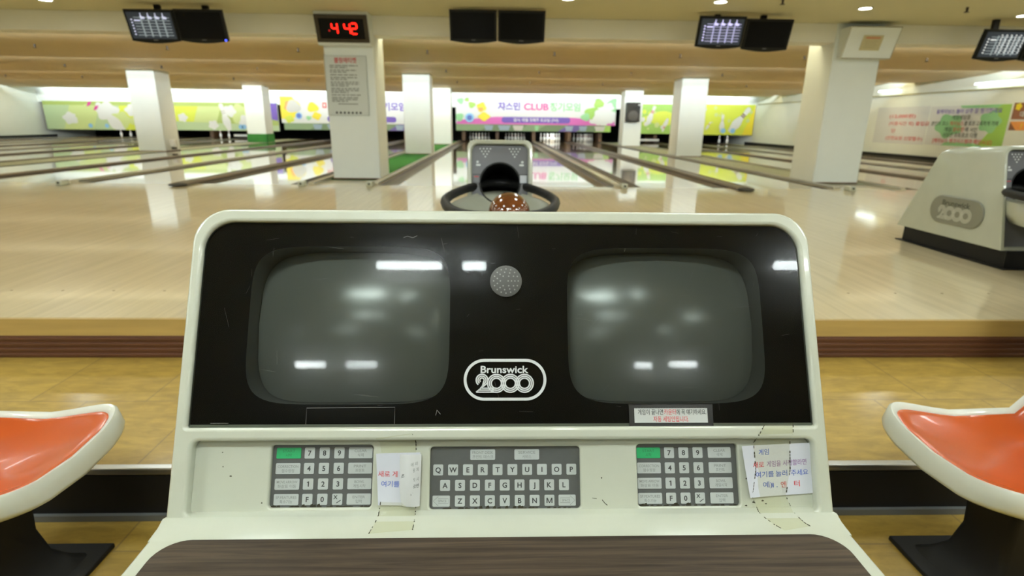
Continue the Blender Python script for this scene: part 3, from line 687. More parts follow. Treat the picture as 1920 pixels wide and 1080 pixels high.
def monitor(x, z, label, on, icons=True, led=False, m1=None, m2=None):
    t = thing('monitor', label, 'monitor', (x, 8.30, z), 'score monitors hanging from the beam')
    M = tilted(0, 0, 0, radians(17)); W, H = .645, .42
    P = [(-W/2, H/2), (-W/2, -H/2+.03)]+[(-W/2+W*i/12, -H/2+.03-.03*sin(pi*i/12)) for i in range(1, 12)]+[(W/2, -H/2+.03), (W/2, H/2)]
    mb = MB(); mb.add(*plate([P[::-1]], .055, .008), BLACK, M @ Matrix.Translation((0, 0, -.055))); mb.build('housing', t)
    mb = MB().poly([(-W/2+.03, -H/2+.06), (W/2-.03, -H/2+.06), (W/2-.03, H/2-.03), (-W/2+.03, H/2-.03)], SCRBGL if on else SCRBG, M, .003)
    if on: score_screen(mb, M @ Matrix.Translation((0, .015, 0)), W-.06, H-.09, m1 or SCRON, m2 or SCRDIM, icons)
    mb.build('screen', t, smooth=0)
    MB().box((-.0, .0, 0), (.06, .004, .0), SILVER).poly([(-.03, -H/2+.04), (.03, -H/2+.04), (.03, -H/2+.048), (-.03, -H/2+.048)], mat('logo_grey', (.2, .2, .2), .4), M, .003).build('badge', t, smooth=0)
    if led: MB().poly(circ(.012, 12, W/2-.03, -H/2+.045), BLUELED, M, .004).build('power_light', t, smooth=0)
    MB().box((0, .20, (CEIL-z)/2), (.08, .06, CEIL-z), BASEBLK).box((0, .14, .03), (.06, .15, .06), BASEBLK).build('mount', t, bevel=.004)
sd1 = mat('grey_lit_score', (.55, .58, .80), .5, emit=.9); sd2 = mat('grey_dim_score', (.25, .30, .34), .5, emit=.75)
sw1 = mat('white_lit_score', (.72, .76, .80), .5, emit=.9)
monitor(-4.65, 2.075, 'lit score monitor with a grey grid, left of the clock column', True, True, False, sd1, sd2)
monitor(-4.00, 2.085, 'dark monitor with a blue power light, left of the clock column', False, led=True)
monitor(-.325, 2.14, 'dark monitor, left one of the pair above the middle lanes', False)
monitor(.335, 2.14, 'dark monitor, right one of the pair above the middle lanes', False)
monitor(3.10, 2.115, 'lit score monitor with a purple grid, above the lanes right of the middle', True)
monitor(3.76, 2.09, 'dark monitor beside the purple score grid', False)
monitor(7.13, 2.01, 'lit score monitor crowded with white figures, at the right edge', True, False, False, sw1, sd2)
monitor(7.79, 2.0, 'dark monitor at the far right end of the beam', False)

# ------------------------------------------------------------------ ceiling fittings
def downlight(x, y, label):
    t = thing('downlight', label, 'downlight', (x, y, CEIL), 'round ceiling downlights')
    MB().lathe([(.085, -.001), (.095, -.008), (.075, -.012), (.072, -.002)], WHITEP, None, 24).build('ring', t)
    MB().lathe([(.073, -.004), (.07, -.006)], DOWN, None, 24).build('lamp', t)
for x, y, l in ((-5.95, 8.25, 'round downlight above the left score monitors'), (.88, 7.6, 'round downlight above the middle dark monitors'), (2.80, 7.62, 'round downlight above the purple score monitor'),
                (4.80, 7.85, 'round downlight left of the slanted panel'), (7.2, 8.15, 'round downlight above the rightmost score monitor'), (-1.0, 7.6, 'round downlight right of the red clock'), (-3.4, 7.7, 'round downlight left of the red clock')):
    downlight(x, y, l)
sm = None
def sprinkler(x, y, z, l, s=1.0):
    global sm
    if sm is None:
        sm = thing('sprinkler_head', l, 'sprinkler', (x, y, z), 'sprinkler heads')
        BR = mat('brass_dark', (.05, .035, .02), .5)
        MB().lathe([(.035, .03), (.04, .02), (.018, .012), (.014, -.05), (.02, -.055)], BR, None, 12).build('body', sm)
        MB().lathe([(.03, -.055), (.032, -.06), (.004, -.062)], BR, None, 12).build('deflector', sm)
    else: dup(sm, (x, y, z), l)
sprinkler(3.5, 7.43, CEIL, 'sprinkler head on the flat ceiling above the dark monitor at right')
sprinkler(6.04, 7.7, CEIL, 'sprinkler head on the flat ceiling right of the slanted panel')
def zc(y):
    for y0, y1 in zip(STEPS, ends):
        if y0 <= y <= y1: t = (y-y0-.02)/(y1-y0-.02); return ZLO+(ZHI-ZLO)*(1-t)**3.6
for r, y in enumerate((11.2, 15.2, 19.2)):
    for k in range(-6, 5):
        x = -1.3+2.38*k
        if -16 < x < 11: sprinkler(x, y, zc(y)-.005, f'small sprinkler head in the {ordn[r]} row along the stepped ceiling')
# fluorescent fittings over the seating area (behind the camera, mirrored in the dark screens)
for i, (x0, x1, y) in enumerate(((-.78, -.36, -1.13), (-.22, -.07, -1.13), (1.86, 2.4, -1.11), (-1.70, -1.46, -2.5), (-1.27, -1.02, -2.5), (1.21, 1.35, -2.52), (1.51, 1.74, -2.5), (-2.85, -2.35, .15), (-.76, -.12, -.10), (.30, .42, -.10), (2.42, 2.88, .08), (3.2, 3.45, .30))):
    t = thing('ceiling_lamp', 'white fluorescent ceiling lamp over the seating area', 'ceiling lamp', ((x0+x1)/2, y, CEIL), 'fluorescent lamps over the seats')
    L = x1-x0
    if abs(x0) > 2 and y > -1:      # square diffuser panels
        MB().box((0, 0, -.02), (L+.06, L+.06, .04), WHITEP).build('fixture', t)
        MB().box((0, 0, -.044), (L, L, .012), TUBEX).build('diffuser', t)
        continue
    MB().box((0, 0, -.03), (L+.04, .14, .06), WHITEP).build('fixture', t)
    for q in ((0,) if y < -1 else (-.035, .035)): MB().tube([(-L/2, q, -.075), (L/2, q, -.075)], .03, TUBE if y < -1 else TUBES, n=10).build('tube', t)

# ------------------------------------------------------------------ "2000" mark, shared by the console and the ball returns
def logo(mb, M, s, line, frame=None, z=0.0, words=None):
    """oval frame, word above, numeral of triple lines; s = half width of the oval"""
    if frame: mb.strip(rrect(-s, s, -s*.48, s*.48, s*.479, 14), s*.072, frame, M, True, z)
    k = s/825.0; X = lambda x: (x-935)*k; Y = lambda y: (555-y)*k
    mb.text('Brunswick', 250*k*.82, words or line, M, X(922), Y(345), 990*k, .022, z+.0002)
    wd = 27*k
    for n, cx in enumerate((1335, 1043, 755)):
        for j, r in enumerate((182, 143, 105)):
            mb.strip(circ(r*k, 40, X(cx), Y(630)), wd, line, M, True, z+.0002+.0002*n)
    for j, (r, off) in enumerate(((120, 0), (82, 40), (44, 78))):
        arc = circ(r*k, 26, X(458), Y(565), 230, -38, False)
        pts = arc+[(X(340+off*1.5), Y(808-off))]
        mb.strip(pts, wd, line, M, False, z+.0009)
        mb.strip([(X(340+off*1.5), Y(808-off)), (X(755), Y(808-off))], wd, line, M, False, z+.0009)

# ------------------------------------------------------------------ ball returns
def ball_return(x, label):
    t = thing('ball_return', label, 'ball return', (x, 3.5, 0), 'ball returns')
    hw = .21
    # side profile of the hood (y, z): front leans back, long slope behind
    def ring(off, y_in=0):
        return off
    arch = rrect(-hw, hw, 0, .67, (.05, .05, .004, .004), 6)
    def sect(f, m=0):      # f 0 = front face, 1 = crest at the back, 2 = tail
        out = []
        for a, b in arch:
            q = b/.67
            if f == 0: out.append((a, .02+.16*q, .12+b))
            elif f == 1: out.append((a, .66+.0*q, .12+b*.945))
            else: out.append((a, 1.0-.31*q, .12+b*.93))
        return out
    front = sect(0)
    inner = [(a*.86, .02+.16*(b/.67), .12+.02+b*.925) for a, b in arch]
    inner2 = [(p[0], p[1]+.03, p[2]) for p in inner]
    rim = [(a*.98, .02+.16*(b/.67)-.012, .12+b*.99) for a, b in arch]
    rim2 = [(a*.90, .02+.16*(b/.67)-.012, .12+.012+b*.95) for a, b in arch]
    MB().loft([sect(2), sect(1), front, rim, rim2, inner, inner2], CREAM, None, True, False).build('hood', t, smooth=40)
    # grey control panel with the dark round mouth
    Mf = Fr((0, .05, .12), (1, 0, 0), (0, .2425, .9701), (0, -.9701, .2425))
    mouth = circ(.130, 32, 0, .410)
    P = rrect(-hw*.86, hw*.86, .01, .650, (.035, .035, .002, .002), 5)
    mb = MB(); mb.add(*plate([P, mouth], .01), RETG, Mf)
    [mb.box((s*.152, .465, .0065), (.05, .004, .008), BLACK, Mf) for s in (-1, 1)]
    for s in (-1, 1):
        for i in range(4):
            for j in range(4-i): mb.poly(circ(.0055, 8, s*.095+(j-(3-i)/2)*.022, .630-i*.017), SILVER, Mf, .0105)
        mb.poly([(s*.14-.014, .52), (s*.14+.014, .52), (s*.14+.014, .532), (s*.14-.014, .532)], SILVER, Mf, .0105)
        mb.poly(circ(.008, 10, s*.145, .545), SILVER, Mf, .0105)
    mb.build('control_panel', t, smooth=30)
    for s, m in ((-1, RETG), (1, mat('button_grey', (.45, .47, .52), .3))): 
        mb = MB().box((s*.152, .435, .011), (.045, .05, .012), m, Mf)
        if s < 0: mb.box((-.152, .45, .0175), (.03, .006, .004), RED, Mf)
        mb.build('button', t, bevel=.002)
    mb = MB(); mb.loft([[(a, b, .012) for a, b in circ(.130, 32, 0, .410)], [(a, b, -.36) for a, b in circ(.124, 32, 0, .40)]], BLKM, Mf, False, True)
    mb.strip(circ(.131, 32, 0, .410), .010, RUBBER, Mf, True, .013); mb.build('mouth', t, smooth=50)
    MB().box((0, .47, .06), (.36, .96, .12), BASEBLK).box((0, .47, .004), (.42, 1.04, .008), BASEBLK).build('base', t, bevel=.004)
    for s in (-1, 1):
        Ms = Fr((s*(hw+.002), .43, .315), (0, s, 0), (0, 0, 1), (s, 0, 0))
        Ms = Ms @ Matrix.Rotation(radians(0), 4, 'Z')
        mb = MB(); mb.add(*plate([rrect(-.24, .24, -.10, .10, .098, 10)], .012, .005), BADGE, Ms)
        logo(mb, Ms, .21, BADGEL, None, .0125, mat('badge_word', (.07, .07, .05), .4)); mb.build('badge', t, smooth=40)
    # rack: oval white tray with a black bumper in front of the hood
    def oval(k, z, dy=0, n=40):
        P = []
        for i in range(n):
            a = 2*pi*i/n; c, q = cos(a), sin(a)
            wv = .305*k*(1.0 if q < -.2 else 1.0-.42*((q+.2)/1.2)**1.3)
            P.append((wv*math.copysign(abs(c)**.75, c), -.29+.60*k*q+dy, z+.05*max(q, 0)*0))
        return P
    mb = MB(); mb.loft([oval(.86, .30), oval(.97, .36), oval(1.0, .44), oval(.93, .455), oval(.82, .435), oval(.62, .375), oval(.40, .345), oval(.1, .338)], CREAM, None, True, True); mb.build('ball_tray', t, smooth=60)
    MB().tube([(a, b, .470+.03*max(0, (b+.75))) for a, b, c in oval(1.02, 0)], .026, RUBBER, n=10, closed=True).build('bumper', t, smooth=60)
    mb = MB()
    for s in (-1, 1): mb.tube([(s*.07, -.75, .348), (s*.055, -.4, .348), (s*.05, .1, .38)], .010, RUBBER)
    mb.build('ball_rail', t, smooth=60)
    MB().loft([[(a*.55, -.45+(b+.29)*.45, z) for a, b, _ in oval(1, 0)] for z in (0, .32)], BASEBLK, None, True, True).build('pedestal', t, smooth=50)
    return t
r0 = ball_return(.022, 'cream ball return with grey panel and round black mouth behind the console')
r1 = dup(r0, (3.55, 3.5, 0), 'cream ball return with an oval grey badge at the right edge')
t = thing('bowling_ball', 'glossy brown bowling ball on the rack behind the console', 'bowling ball', (.066, 2.85, .449))
mb = MB(); n = 24; mb.loft([[(.108*sin(pi*(k+.5)/n)*cos(2*pi*i/40), .108*sin(pi*(k+.5)/n)*sin(2*pi*i/40), -.108*cos(pi*(k+.5)/n)) for i in range(40)] for k in range(n)], BALLM, None, True, True); mb.build('ball', t, smooth=80)
mb = MB()
for a, b in ((.02, .02), (-.02, .02), (0, -.035)):
    mb.lathe([(.012, .0), (.012, .002)], BLKM, Matrix.Translation((a, b+.05, .0945)) @ Matrix.Rotation(-.45, 4, 'X'), 12)
mb.build('finger_hole', t)

# ------------------------------------------------------------------ scoring console
CXO, CYO = .017, .84                             # console axis
LEAN = radians(26.3)
t = thing('scoring_console', 'cream scoring console with black twin screen panel, keypads and dark wood table', 'scoring console', (CXO, CYO, ZC))
con = t
oz = .4015-ZC
PF = Fr((0, -.003, oz), (1, 0, 0), (0, sin(LEAN), cos(LEAN)), (0, -cos(LEAN), sin(LEAN)))   # panel frame: u across, v up the slope, w towards the user
def onpanel(u, v, w_): p = PF @ Vector((u, v, w_)); return (p.x, p.y, p.z)
HWD = .556
outer = rrect(-HWD, HWD, -.148, .384, (.062, .062, .002, .002), 8)
gl = rrect(-.5365, .5365, .001, .3605, (.050, .050, .003, .003), 8)
tray = rrect(-.525, .530, -.142, -.021, .012, 4)
mb = MB()
mb.add(*plate([outer, gl, tray], .026, .006, 3), CREAM, PF @ Matrix.Translation((0, 0, -.026)))
# recessed key tray with three bevelled openings
KP = [(-.3985, -.2265, -.132, -.0295), (-.1290, .1285, -.1365, -.0335), (.2275, .4045, -.1345, -.0305)]
holes = [rrect(a, b, c, d, .006, 4) for a, b, c, d in KP]
mb.add(*plate([rrect(-.54, .545, -.155, -.010, .002, 2)]+holes, .012, .003, 2), CREAM, PF @ Matrix.Translation((0, 0, -.030)))
mb.box((0, -.0045, -.0145), (1.09, .020, .006), CREAM, PF)
# body: shell running back from the face plate, then the cabinet below the table
back = [(-HWD+.004, .0), ]
loF = [onpanel(a, b, -.020) for a, b in outer]
loB = [(p[0]*.985, .30, oz-.03+(b*.76)) for p, (a, b) in zip(loF, outer)]
mb.loft([loF, loB], CREAM, None, False, True)
# lip between the key tray and the table: a smooth fillet
pr = []
p0 = PF @ Vector((0, -.141, -.004)); yq, zq = p0.y, p0.z
for i in range(9):
    a = i/8*radians(63); pr.append((yq-.052*sin(a)*.95-.0, zq-.030*(1-cos(a))*0-.017*(i/8)**.7))
TBZ = .270-ZC
pr = [(yq+.012, zq-.001), (yq, zq), (yq-.010, TBZ+.007), (yq-.024, TBZ+.002), (yq-.052, TBZ)]
prb = [(yq-.052, TBZ-.03), (yq+.03, TBZ-.03), (yq+.03, zq-.01)]
mb.loft([[(x, a, b) for a, b in pr+prb] for x in (-HWD+.0, HWD-.0)], CREAM, None, True, True)
mb.build('housing', t, smooth=40)
# table: cream rim with laminate inset
TY1, TY0 = yq-.047, -.74
rim = [(a, b) for a, b in rrect(-HWD, HWD, TY0, TY1+.06, (.004, .004, .06, .06), 8)]
mb = MB(); mb.add(*plate([rim], .040, .004, 2), CREAM, Matrix.Translation((0, 0, TBZ-.040))); mb.build('table_rim', t, smooth=40)
mb = MB(); mb.add(*plate([rrect(-HWD+.024, HWD-.024, TY0+.024, TY1-.004, (.045, .045, .04, .04), 8)], .004, .0015, 2), LAMI, Matrix.Translation((0, 0, TBZ-.0015))); mb.build('table_top', t, smooth=40)
MB().box((0, .13, (TBZ-.05)/2+.04), (.80, .30, TBZ-.13), CREAMD).build('cabinet', t, bevel=.02)
MB().box((0, .10, .02), (.86, .44, .04), BASEBLK).build('base', t, bevel=.006)
# black mask behind the acrylic, the two picture tubes, the speaker disc and the badge
cL = (-.2755, .1785); cR = (.2870, .1785); aw, ah = .1765, .1400
oL = superell(aw, ah, 5.5, 56, *cL); oR = superell(aw, ah, 5.5, 56, *cR)
mb = MB(); mb.add(*plate([rrect(-.545, .545, -.006, .368, .03, 4), oL, oR], .004), BLKM, PF @ Matrix.Translation((0, 0, -.0175))); mb.build('screen_mask', t, smooth=30)
for (cx, cv) in (cL, cR):
    mb = MB()
    lo = [[(a, b, w_) for a, b in superell(aw*k, ah*k, 5.5, 56, cx, cv)] for k, w_ in ((1.0, -.0135), (.995, -.04), (.985, -.105))]
    mb.loft(lo, FUNNEL, PF); 
    fun = mb
    mb2 = MB(); lo = []
    for k in (1.0, .97, .93, .88, .82, .75, .68, .6, .52, .43, .35, .26, .18, .1, .03):
        lo.append([(a, b, -.015-.034*(((a-cx)/.171)**2+((b-cv)/.1355)**2)) for a, b in superell(aw*.985*k, ah*.985*k, 2+3.5*k**1.5, 56, cx, cv)])
    mb2.loft(lo, CRT, PF, False, True)
    st = mb2.build('screen', t, smooth=80); sf = fun.build('screen_surround', st, smooth=50)
mb = MB(); mb.add(*plate([rrect(-.5385, .5385, -.001, .3625, (.051, .051, .004, .004), 8)], .0, 0), GLASS, PF @ Matrix.Translation((0, 0, -.008))); g = mb.build('smoked_panel', t, smooth=0)
g['label'] = 'scratched smoked black panel over both screens'
mb = MB().lathe([(.0285, 0), (.0285, .0025), (.026, .0035)], mat('grille_grey', (.065, .065, .06), .55), PF @ Matrix.Translation((.0005, .2545, -.0078)), 32)
for r, n in ((.004, 1), (.010, 6), (.016, 11), (.022, 16)):
    for i in range(n): mb.poly(circ(.0015, 6, .0005+r*cos(2*pi*i/n), .2545+r*sin(2*pi*i/n)), mat('grille_dot', (.2, .2, .19), .5), PF, -.0041)
mb.build('speaker_grille', t, smooth=40)
mb = MB(); logo(mb, PF @ Matrix.Translation((-.0008, .0805, 0)), .0695, SILVER, SILVER, -.0076); b = mb.build('badge', t, smooth=0); b['label'] = 'silver oval maker badge'
mb = MB().box((.2875, .0187, -.0072), (.147, .0375, .0004), mat('sticker_film', (.018, .018, .017), .25), PF).box((.2873, .0187, -.0068), (.128, .0245, .0004), mat('sticker_grey', (.50, .52, .50), .4), PF)
K = -.0064
mb.text('게임이 끝나면', .0105, INK, PF, .2515, .0245, .044, .01, K); mb.text('카운터', .0105, RED, PF, .2855, .0245, .021, .01, K); mb.text('에 꼭 얘기하세요.', .0105, INK, PF, .323, .0245, .052, .01, K)
mb.text('자동 세팅안됩니다.', .0105, RED, PF, .287, .0125, .062, .01, K)
for k_ in range(26): mb.box((.2245+.0049*k_, .0315, -.0063), (.0026, .0008, .0002), INK, PF)
b = mb.build('sticker', t, smooth=0); b['label'] = 'grey sticker with black and red Korean writing'
# worn tape traces and scratches on the acrylic
mb = MB(); SCR = mat('scratch', (.16, .16, .15), .5); K = -.0077
for P in ([(-.34, .003), (-.34, .033), (-.19, .034), (-.19, .003)], [(-.50, .008), (-.47, .008)], [(-.12, .02), (-.118, .029), (-.112, .022)], [(-.185, .334), (-.178, .337), (-.168, .334), (-.160, .338)]): mb.strip(P, .0009, SCR, PF, False, K)
for i in range(70):
    u = -.50+1.0*rng.random(); v = .02+.33*rng.random(); a = radians(rng.choice((rng.uniform(-12, 12), rng.uniform(40, 110)))); l_ = .006+.03*rng.random()**2
    mb.strip([(u, v), (u+l_*cos(a), v+l_*sin(a))], .00022, SCR, PF, False, K)
mb.build('scratches', t, smooth=0)['kind'] = 'stuff'
# keypads
def key(kp, u, v, wd, h, lines, m=KEYC, ink=INK, size=.0105, draw=None):
    mb = MB(); Mk = PF @ Matrix.Translation((u, v, -.0262)); mb.prism(rrect(-wd/2, wd/2, -h/2, h/2, .0018, 3), 0, .0007, m, Mk)
    n = len(lines)
    for i, tx in enumerate(lines):
        if tx == 'M':
            a, b = size*.36, size*.36
            for x in (-a, a): mb.strip([(x, -b), (x, b)], size*.15, ink, Mk, z=.0008)
            mb.poly([(-a-size*.07, b), (-a+size*.10, b), (size*.06, -b), (-size*.06, -b)], ink, Mk, .00085); mb.poly([(a-size*.10, b), (a+size*.07, b), (size*.06, -b), (-size*.06, -b)], ink, Mk, .0009)
        elif tx == '1':
            b = size*.36; mb.strip([(size*.05, -b), (size*.05, b)], size*.16, ink, Mk, z=.0008); mb.poly([(-size*.17, b*.42), (-size*.17, b*.72), (size*.0, b), (size*.0, b*.55)], ink, Mk, .00085)
        elif n == 1: mb.text(tx, size, ink, Mk, 0, 0, None, .024, .0008)
        else: mb.text(tx, .0062, ink, Mk, 0, .0035-.0072*i, min(wd*.84, .0042*len(tx)*(1.0 if i == 0 else 1.25)), .005, .0008)
    if draw: draw(mb, Mk)
    return mb.build('key', kp, smooth=0)
def pad(u0, u1, v0, v1, lab):
    mb = MB().box(((u0+u1)/2, (v0+v1)/2, -.028), (u1-u0+.012, v1-v0+.012, .003), KEYP, PF)
    for i in range(40):
        q = rng.random(); uu = u0+(u1-u0)*q; hh = .0012+.003*rng.random()*(1.6 if q < .1 or .3 < q < .6 else .5)
        mb.poly([(uu, v0), (uu+.006, v0), (uu+.005, v0+hh), (uu+.001, v0+hh*.8)], DIRT, PF, -.0252)
    o = mb.build('keypad', con, smooth=0); o['label'] = lab; return o
def slash(mb, M):
    mb.text('X', .0085, INK, M, -.003, .0035, None, .03, .0008); mb.strip([(-.001, -.006), (.006, -.0015)], .0012, INK, M, False, .0008)
for du, dv, lab in ((0, 0, 'left grey number keypad with a green key'), (.6215, -.0024, 'right grey number keypad with a green key')):
    a, b, c, d = KP[0] if du == 0 else KP[2]
    kp = pad(a, b, c, d, lab); sz = 1 if du == 0 else 1.02
    rows = [-.0435, -.069, -.0945, -.1195]
    L1 = [['START', '시작'], ['CORRECTION', '점수정정'], ['MOVE ARROW', '화살표 이동'], ['SP.FEATURES', '특수기능']]; L2 = [['CLEAR', '삭제'], ['PRINT', '프린트'], ['BOWL', '게임시작'], ['ENTER', '입력']]
    nums = [['7', '8', '9'], ['4', '5', '6'], ['1', '2', '3'], ['F', '0', '']]
    for r, v in enumerate(rows):
        k1 = key(kp, -.3715+du, v+dv, .0415, .0180, L1[r], KEYG if r == 0 else KEYC, mat('green_ink', (.02, .16, .06), .5) if r == 0 else INKG)
        if r == 0: k1['label'] = 'green start key'
        for q, uu in enumerate((-.3360, -.3108, -.2856)):
            key(kp, uu+du+(.001 if du else 0), v+dv, .0172, .0182, [nums[r][q]] if nums[r][q] else [], size=.0118, draw=None if nums[r][q] else slash)
        key(kp, -.2493+du+(.003 if du else 0), v+dv, .0405, .0180, L2[r], KEYC, INKG)
a, b, c, d = KP[1]; kp = pad(a, b, c, d, 'grey letter keyboard in the middle')
for row, u0, v in (('QWERTYUIOP', -.1156, -.0727), ('ASDFGHJKL', -.1033, -.0983), ('ZXCVBNM', -.0776, -.1238)):
    for i, ch in enumerate(row): key(kp, u0+.02555*i, v, .0170, .0180, [ch], size=.0118)
key(kp, -.0392, -.0476, .0430, .0172, ['FRONT DESK', '프런트 데스크'], KEYC, INKG); key(kp, .0372, -.0476, .0430, .0172, ['SERVICE', '서비스'], KEYC, INKG)
def arrow(sg):
    def f(mb, M):
        P = [(-.012, .004), (.005, .004), (.005, .0075), (.0135, 0), (.005, -.0075), (.005, -.004), (-.012, -.004)]
        mb.strip([(sg*a, b) for a, b in P], .0007, INKG, M, True, .0008); mb.text('SPACE', .0055, INKG, M, sg*-.002, 0, .014, .005, .0009)
    return f
key(kp, -.1095, -.1238, .0295, .0180, [], draw=arrow(-1)); key(kp, .1062, -.1238, .0295, .0180, [], draw=arrow(1))
# grime marks on the cream tray
mb = MB()
for i in range(46):
    u = rng.uniform(-.52, .52); v = rng.uniform(-.138, -.022)
    if any(a-.006 < u < b+.006 and c-.006 < v < d+.006 for a, b, c, d in KP): continue
    r = .0006+.0012*rng.random(); mb.poly(blob(r, i, u, v, 1+rng.random(), 3), DIRT, PF, -.0178)
mb.strip([(.165, -.122), (.170, -.128), (.174, -.131)], .0012, DIRT, PF, False, -.0177); mb.strip([(.148, -.119), (.156, -.120)], .0008, DIRT, PF, False, -.0177)
mb.build('grime_marks', t, smooth=0)['kind'] = 'stuff'

# ------------------------------------------------------------------ taped paper notes on the console
def P3(u, v, w_): p = PF @ Vector((u, v, w_)); return Vector((p.x+CXO, p.y+CYO, p.z+ZC))
def tape(t, Mi, pts, edges, name='tape', w_=-.0088):
    """clear strip given as (u,v,w) left/right pairs, with dirty edges"""
    lo = [[Mi @ P3(*a), Mi @ P3(*b)] for a, b in pts]
    mb = MB().loft([[tuple(p) for p in l] for l in lo], TAPE, None, closed=False)
    for side in edges:
        L = [l[side] for l in lo]
        for a, b in zip(L[:-1], L[1:]):
            n = 9
            for k in range(n):
                if rng.random() < .62:
                    q0 = a.lerp(b, k/n)+Vector((0, -.0006, .0006)); q1 = a.lerp(b, (k+.85)/n)+Vector((0, -.0006, .0006))
                    mb.tube([q0, q1], .0005+.0005*rng.random(), DIRT, n=4)
    mb.build(name, t, smooth=0)
def note(label, base, quad, texts, curl=0):
    t = thing('taped_note', label, 'paper note', tuple(P3(*base)))
    Mi = Matrix.Translation(-P3(*base))
    (u0, v0), (u1, v1), (u2, v2), (u3, v3) = quad       # bl br tr tl
    n = 12; lo = []
    for k in range(n+1):
        s = k/n; row = []
        for j in range(n+1):
            q = j/n; u = (u0*(1-q)+u1*q)*(1-s)+(u3*(1-q)+u2*q)*s; v = (v0*(1-q)+v1*q)*(1-s)+(v3*(1-q)+v2*q)*s
            row.append(tuple(Mi @ P3(u, v, -.0150+curl*(1-q)**6+.0035*s*s)))
        lo.append(row)
    MB().loft(lo, PAPER, None, closed=False).build('paper', t, smooth=60)
    mb = MB()
    for tx, m, u, v, wd, sz in texts:
        a = atan2(v1-v0, u1-u0); vs, fs, w0, _ = glyphs(tx, .004); k = wd/w0
        pts = []
        for x, y in vs:
            uu = u+(x-w0/2)*k; vv = v+(y-.35)*sz+(uu-u)*math.tan(a); pts.append(tuple(Mi @ P3(uu, vv, -.0144+.0035*max(0, (vv-v0)/(v3-v0))**2+curl*(1-min(1, max(0, (uu-(u0+u3)/2)/(u1-u0))))**6)))
        mb.add(pts, fs, m)
    mb.build('writing', t, smooth=0)
    return t, Mi
t, Mi = note('white note with blue and red Korean writing taped right of the right keypad', (.475, -.075, -.016),
     ((.4185, -.1195), (.5385, -.1125), (.5335, -.0285), (.4080, -.0335)),
     [('게임', BLUEP, .4475, -.044, .018, .011), ('새로', RED, .437, -.0655, .020, .011), ('게임을 시작할라면', mat('violet_ink', (.30, .16, .36), .5), .487, -.0625, .070, .011),
      ('여기를', BLUEP, .4475, -.0815, .032, .011), ('눌러', BLUEP, .477, -.0800, .020, .011), ('주세요', BLUEP, .509, -.0785, .030, .011),
      ('예)', BLUEP, .4515, -.0985, .016, .011), ('1.', BLUEP, .4645, -.099, .009, .011), ('엔', RED, .4795, -.0985, .010, .011), ('터', RED, .503, -.0970, .010, .011)], .004)
tape(t, Mi, [((.447, .004, .0012), (.4965, .0045, .0012)), ((.437, -.012, .0012), (.4955, -.010, .0012)), ((.430, -.028, -.0100), (.494, -.026, -.0098)), ((.432, -.075, -.0130), (.492, -.074, -.0130)), ((.4225, -.118, -.0135), (.481, -.117, -.0135)), ((.4265, -.1405, -.0015), (.4855, -.1405, -.0015)), ((.430, -.146, .009), (.4875, -.146, .009)), ((.438, -.1535, .0245), (.491, -.1525, .022)), ((.449, -.1600, .038), (.496, -.1560, .0295))], (0, 1))
t, Mi = note('folded white note taped between the left keypad and the keyboard', (-.18, -.085, -.016),
     ((-.2135, -.1270), (-.150, -.1290), (-.145, -.0415), (-.2195, -.0430)),
     [('새로 게', RED, -.199, -.077, .032, .011), ('여기를', BLUEP, -.1945, -.0935, .030, .011)], .003)
# folded-over flap standing off the paper, printed on its back
mb = MB(); fl = []
for k in range(9):
    s = k/8; v = -.129+s*.0845; uL = -.1735-.010*s-.002*sin(6*s); wv = .0005+.004*sin(pi*s)
    fl.append([tuple(Mi @ P3(a, v, b)) for a, b in ((uL, -.0135+wv*.3), (uL+.010, -.0085+wv), (uL+.022, -.0065+wv), (-.1440+.001*s, -.0120))])
mb.loft(fl, mat('paper_back', (.52, .53, .52), .6), None, closed=False)
mb.build('folded_flap', t, smooth=60)
mb = MB()
for tx, u, v, wd, m in (('초', -.1725, -.079, .006, INK), ('에 와', -.1535, -.060, .012, INKG), ('이용 게', -.1535, -.070, .014, INKG), ('시작 시', -.153, -.0855, .014, INKG), ('요', -.160, -.0935, .008, BLUEP), ('누르면', -.1525, -.096, .014, INK), ('ㅏ', -.1565, -.107, .004, INKG)):
    vs, fs, w0, _ = glyphs(tx, .004); k = wd/w0
    mb.add([tuple(Mi @ P3(u+(x-w0/2)*k, v+(y-.35)*.007+(x-w0/2)*k*.3, -.0035)) for x, y in vs], fs, m)
mb.build('flap_writing', t, smooth=0)
tape(t, Mi, [((-.2195, -.017, .0012), (-.158, -.009, .0012)), ((-.214, -.026, -.011), (-.153, -.024, -.011)), ((-.211, -.042, -.0115), (-.152, -.042, -.0115))], (1,))
tape(t, Mi, [((-.2095, -.122, -.0132), (-.150, -.124, -.0132)), ((-.210, -.1405, -.0015), (-.1495, -.1405, -.0015)), ((-.2115, -.147, .011), (-.149, -.147, .011)), ((-.2165, -.1595, .037), (-.149, -.1560, .0295))], (0, 1))

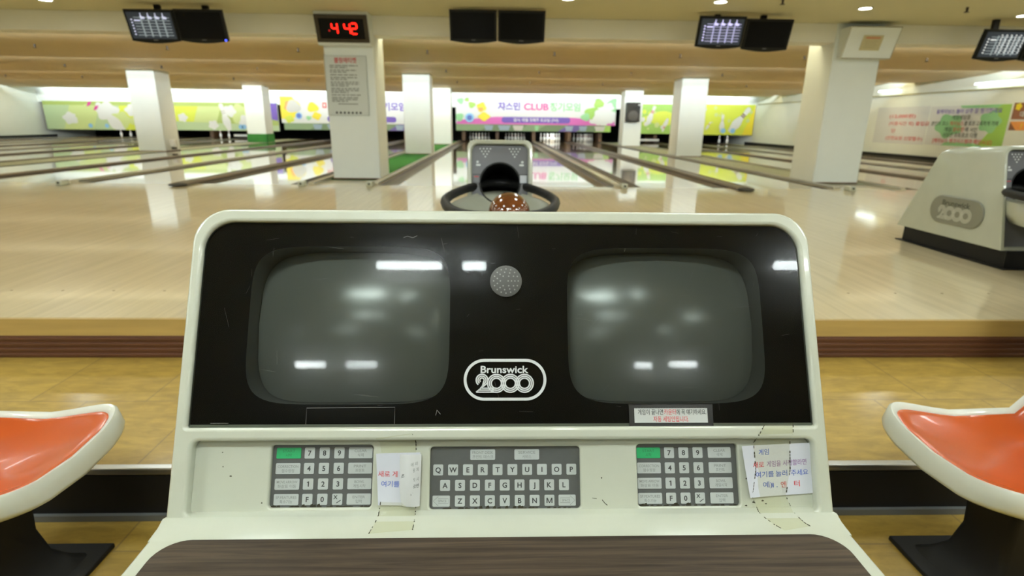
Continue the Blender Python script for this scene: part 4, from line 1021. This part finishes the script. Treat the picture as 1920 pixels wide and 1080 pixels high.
# ------------------------------------------------------------------ seats
def seat(label, loc, rz, group='orange shell seats'):
    """shell opens towards local -X; origin on the floor below the pan"""
    t = thing('shell_seat', label, 'seat', loc, group, (0, 0, rz))
    D = .74; hw = .245
    kn = [(-.30, .445), (-.18, .412), (-.04, .392), (.10, .392), (.19, .425), (.235, .52), (.27, .66), (.30, .80)]
    def prof(s):
        x = s*(len(kn)-1); i = min(int(x), len(kn)-2); f = x-i
        p = [kn[max(0, min(len(kn)-1, i+j))] for j in (-1, 0, 1, 2)]
        cr = lambda a, b, c, d: .5*((2*b)+(-a+c)*f+(2*a-5*b+4*c-d)*f*f+(-a+3*b-3*c+d)*f**3)
        return cr(*[q[0] for q in p]), cr(*[q[1] for q in p])
    def Sf(s, tt, down=0):
        x, z = prof(s); x2, z2 = prof(min(1, s+.01)); x1, z1 = prof(max(0, s-.01)); dx, dz = x2-x1, z2-z1; l = hypot(dx, dz); nx, nz = -dz/l, dx/l
        wd = hw*(1-.16*max(0, s-.45)**1.2/.48)
        e = .045*abs(tt)**2.6*(1 if s < .8 else 1-(s-.8)*2)      # raised side edges
        front = .012*(1-s*4) if s < .25 else 0
        h = e+front*abs(tt)**2-down
        return (x+nx*h, tt*wd, z+nz*h)
    base = superell(.5, 1, 7, 88)
    def ring(k, down, kd=None): return [Sf(min(1, max(0, .5+a*k)), b*(kd or k), down) for a, b in base]
    mb = MB(); mb.loft([ring(.03, .035), ring(.2, .035), ring(.4, .038), ring(.7, .05), ring(.93, .062), ring(.985, .058), ring(1.0, .05), ring(1.0, .008), ring(.988, .0), ring(.955, -.001, .93), ring(.945, .004, .915)], SEATW, None, True, False); mb.build('shell', t, smooth=60)
    mb = MB(); mb.loft([ring(.945, .004, .915), ring(.935, .0015, .90), ring(.85, .002), ring(.7, .004), ring(.5, .006), ring(.3, .006), ring(.1, .006)], ORANGE, None, False, True); mb.build('seat_pad', t, smooth=80)
    lo = [[(a, b, z) for a, b in rrect(-q, q, -q*.9, q*.9, .02, 3)] for q, z in ((.155, .015), (.13, .035), (.10, .08), (.085, .16), (.09, .26), (.13, .35), (.15, .365))]
    MB().loft(lo, BASEBLK, None, True, True).build('pedestal', t, smooth=50)
    MB().box((0, 0, .008), (.40, .36, .016), BASEBLK).build('base_plate', t, bevel=.004)
    return t
s0 = seat('orange shell seat with white edge at the left of the console', (-1.385, 1.28, ZC), pi)
dup(s0, (1.475, 1.28, ZC), 'orange shell seat with white edge and rising back right of the console', rot=(0, 0, 0))
dup(s0, (2.74, 2.20, ZB), 'orange shell seat beyond the right edge whose black base plate just shows', rot=(0, 0, 0))
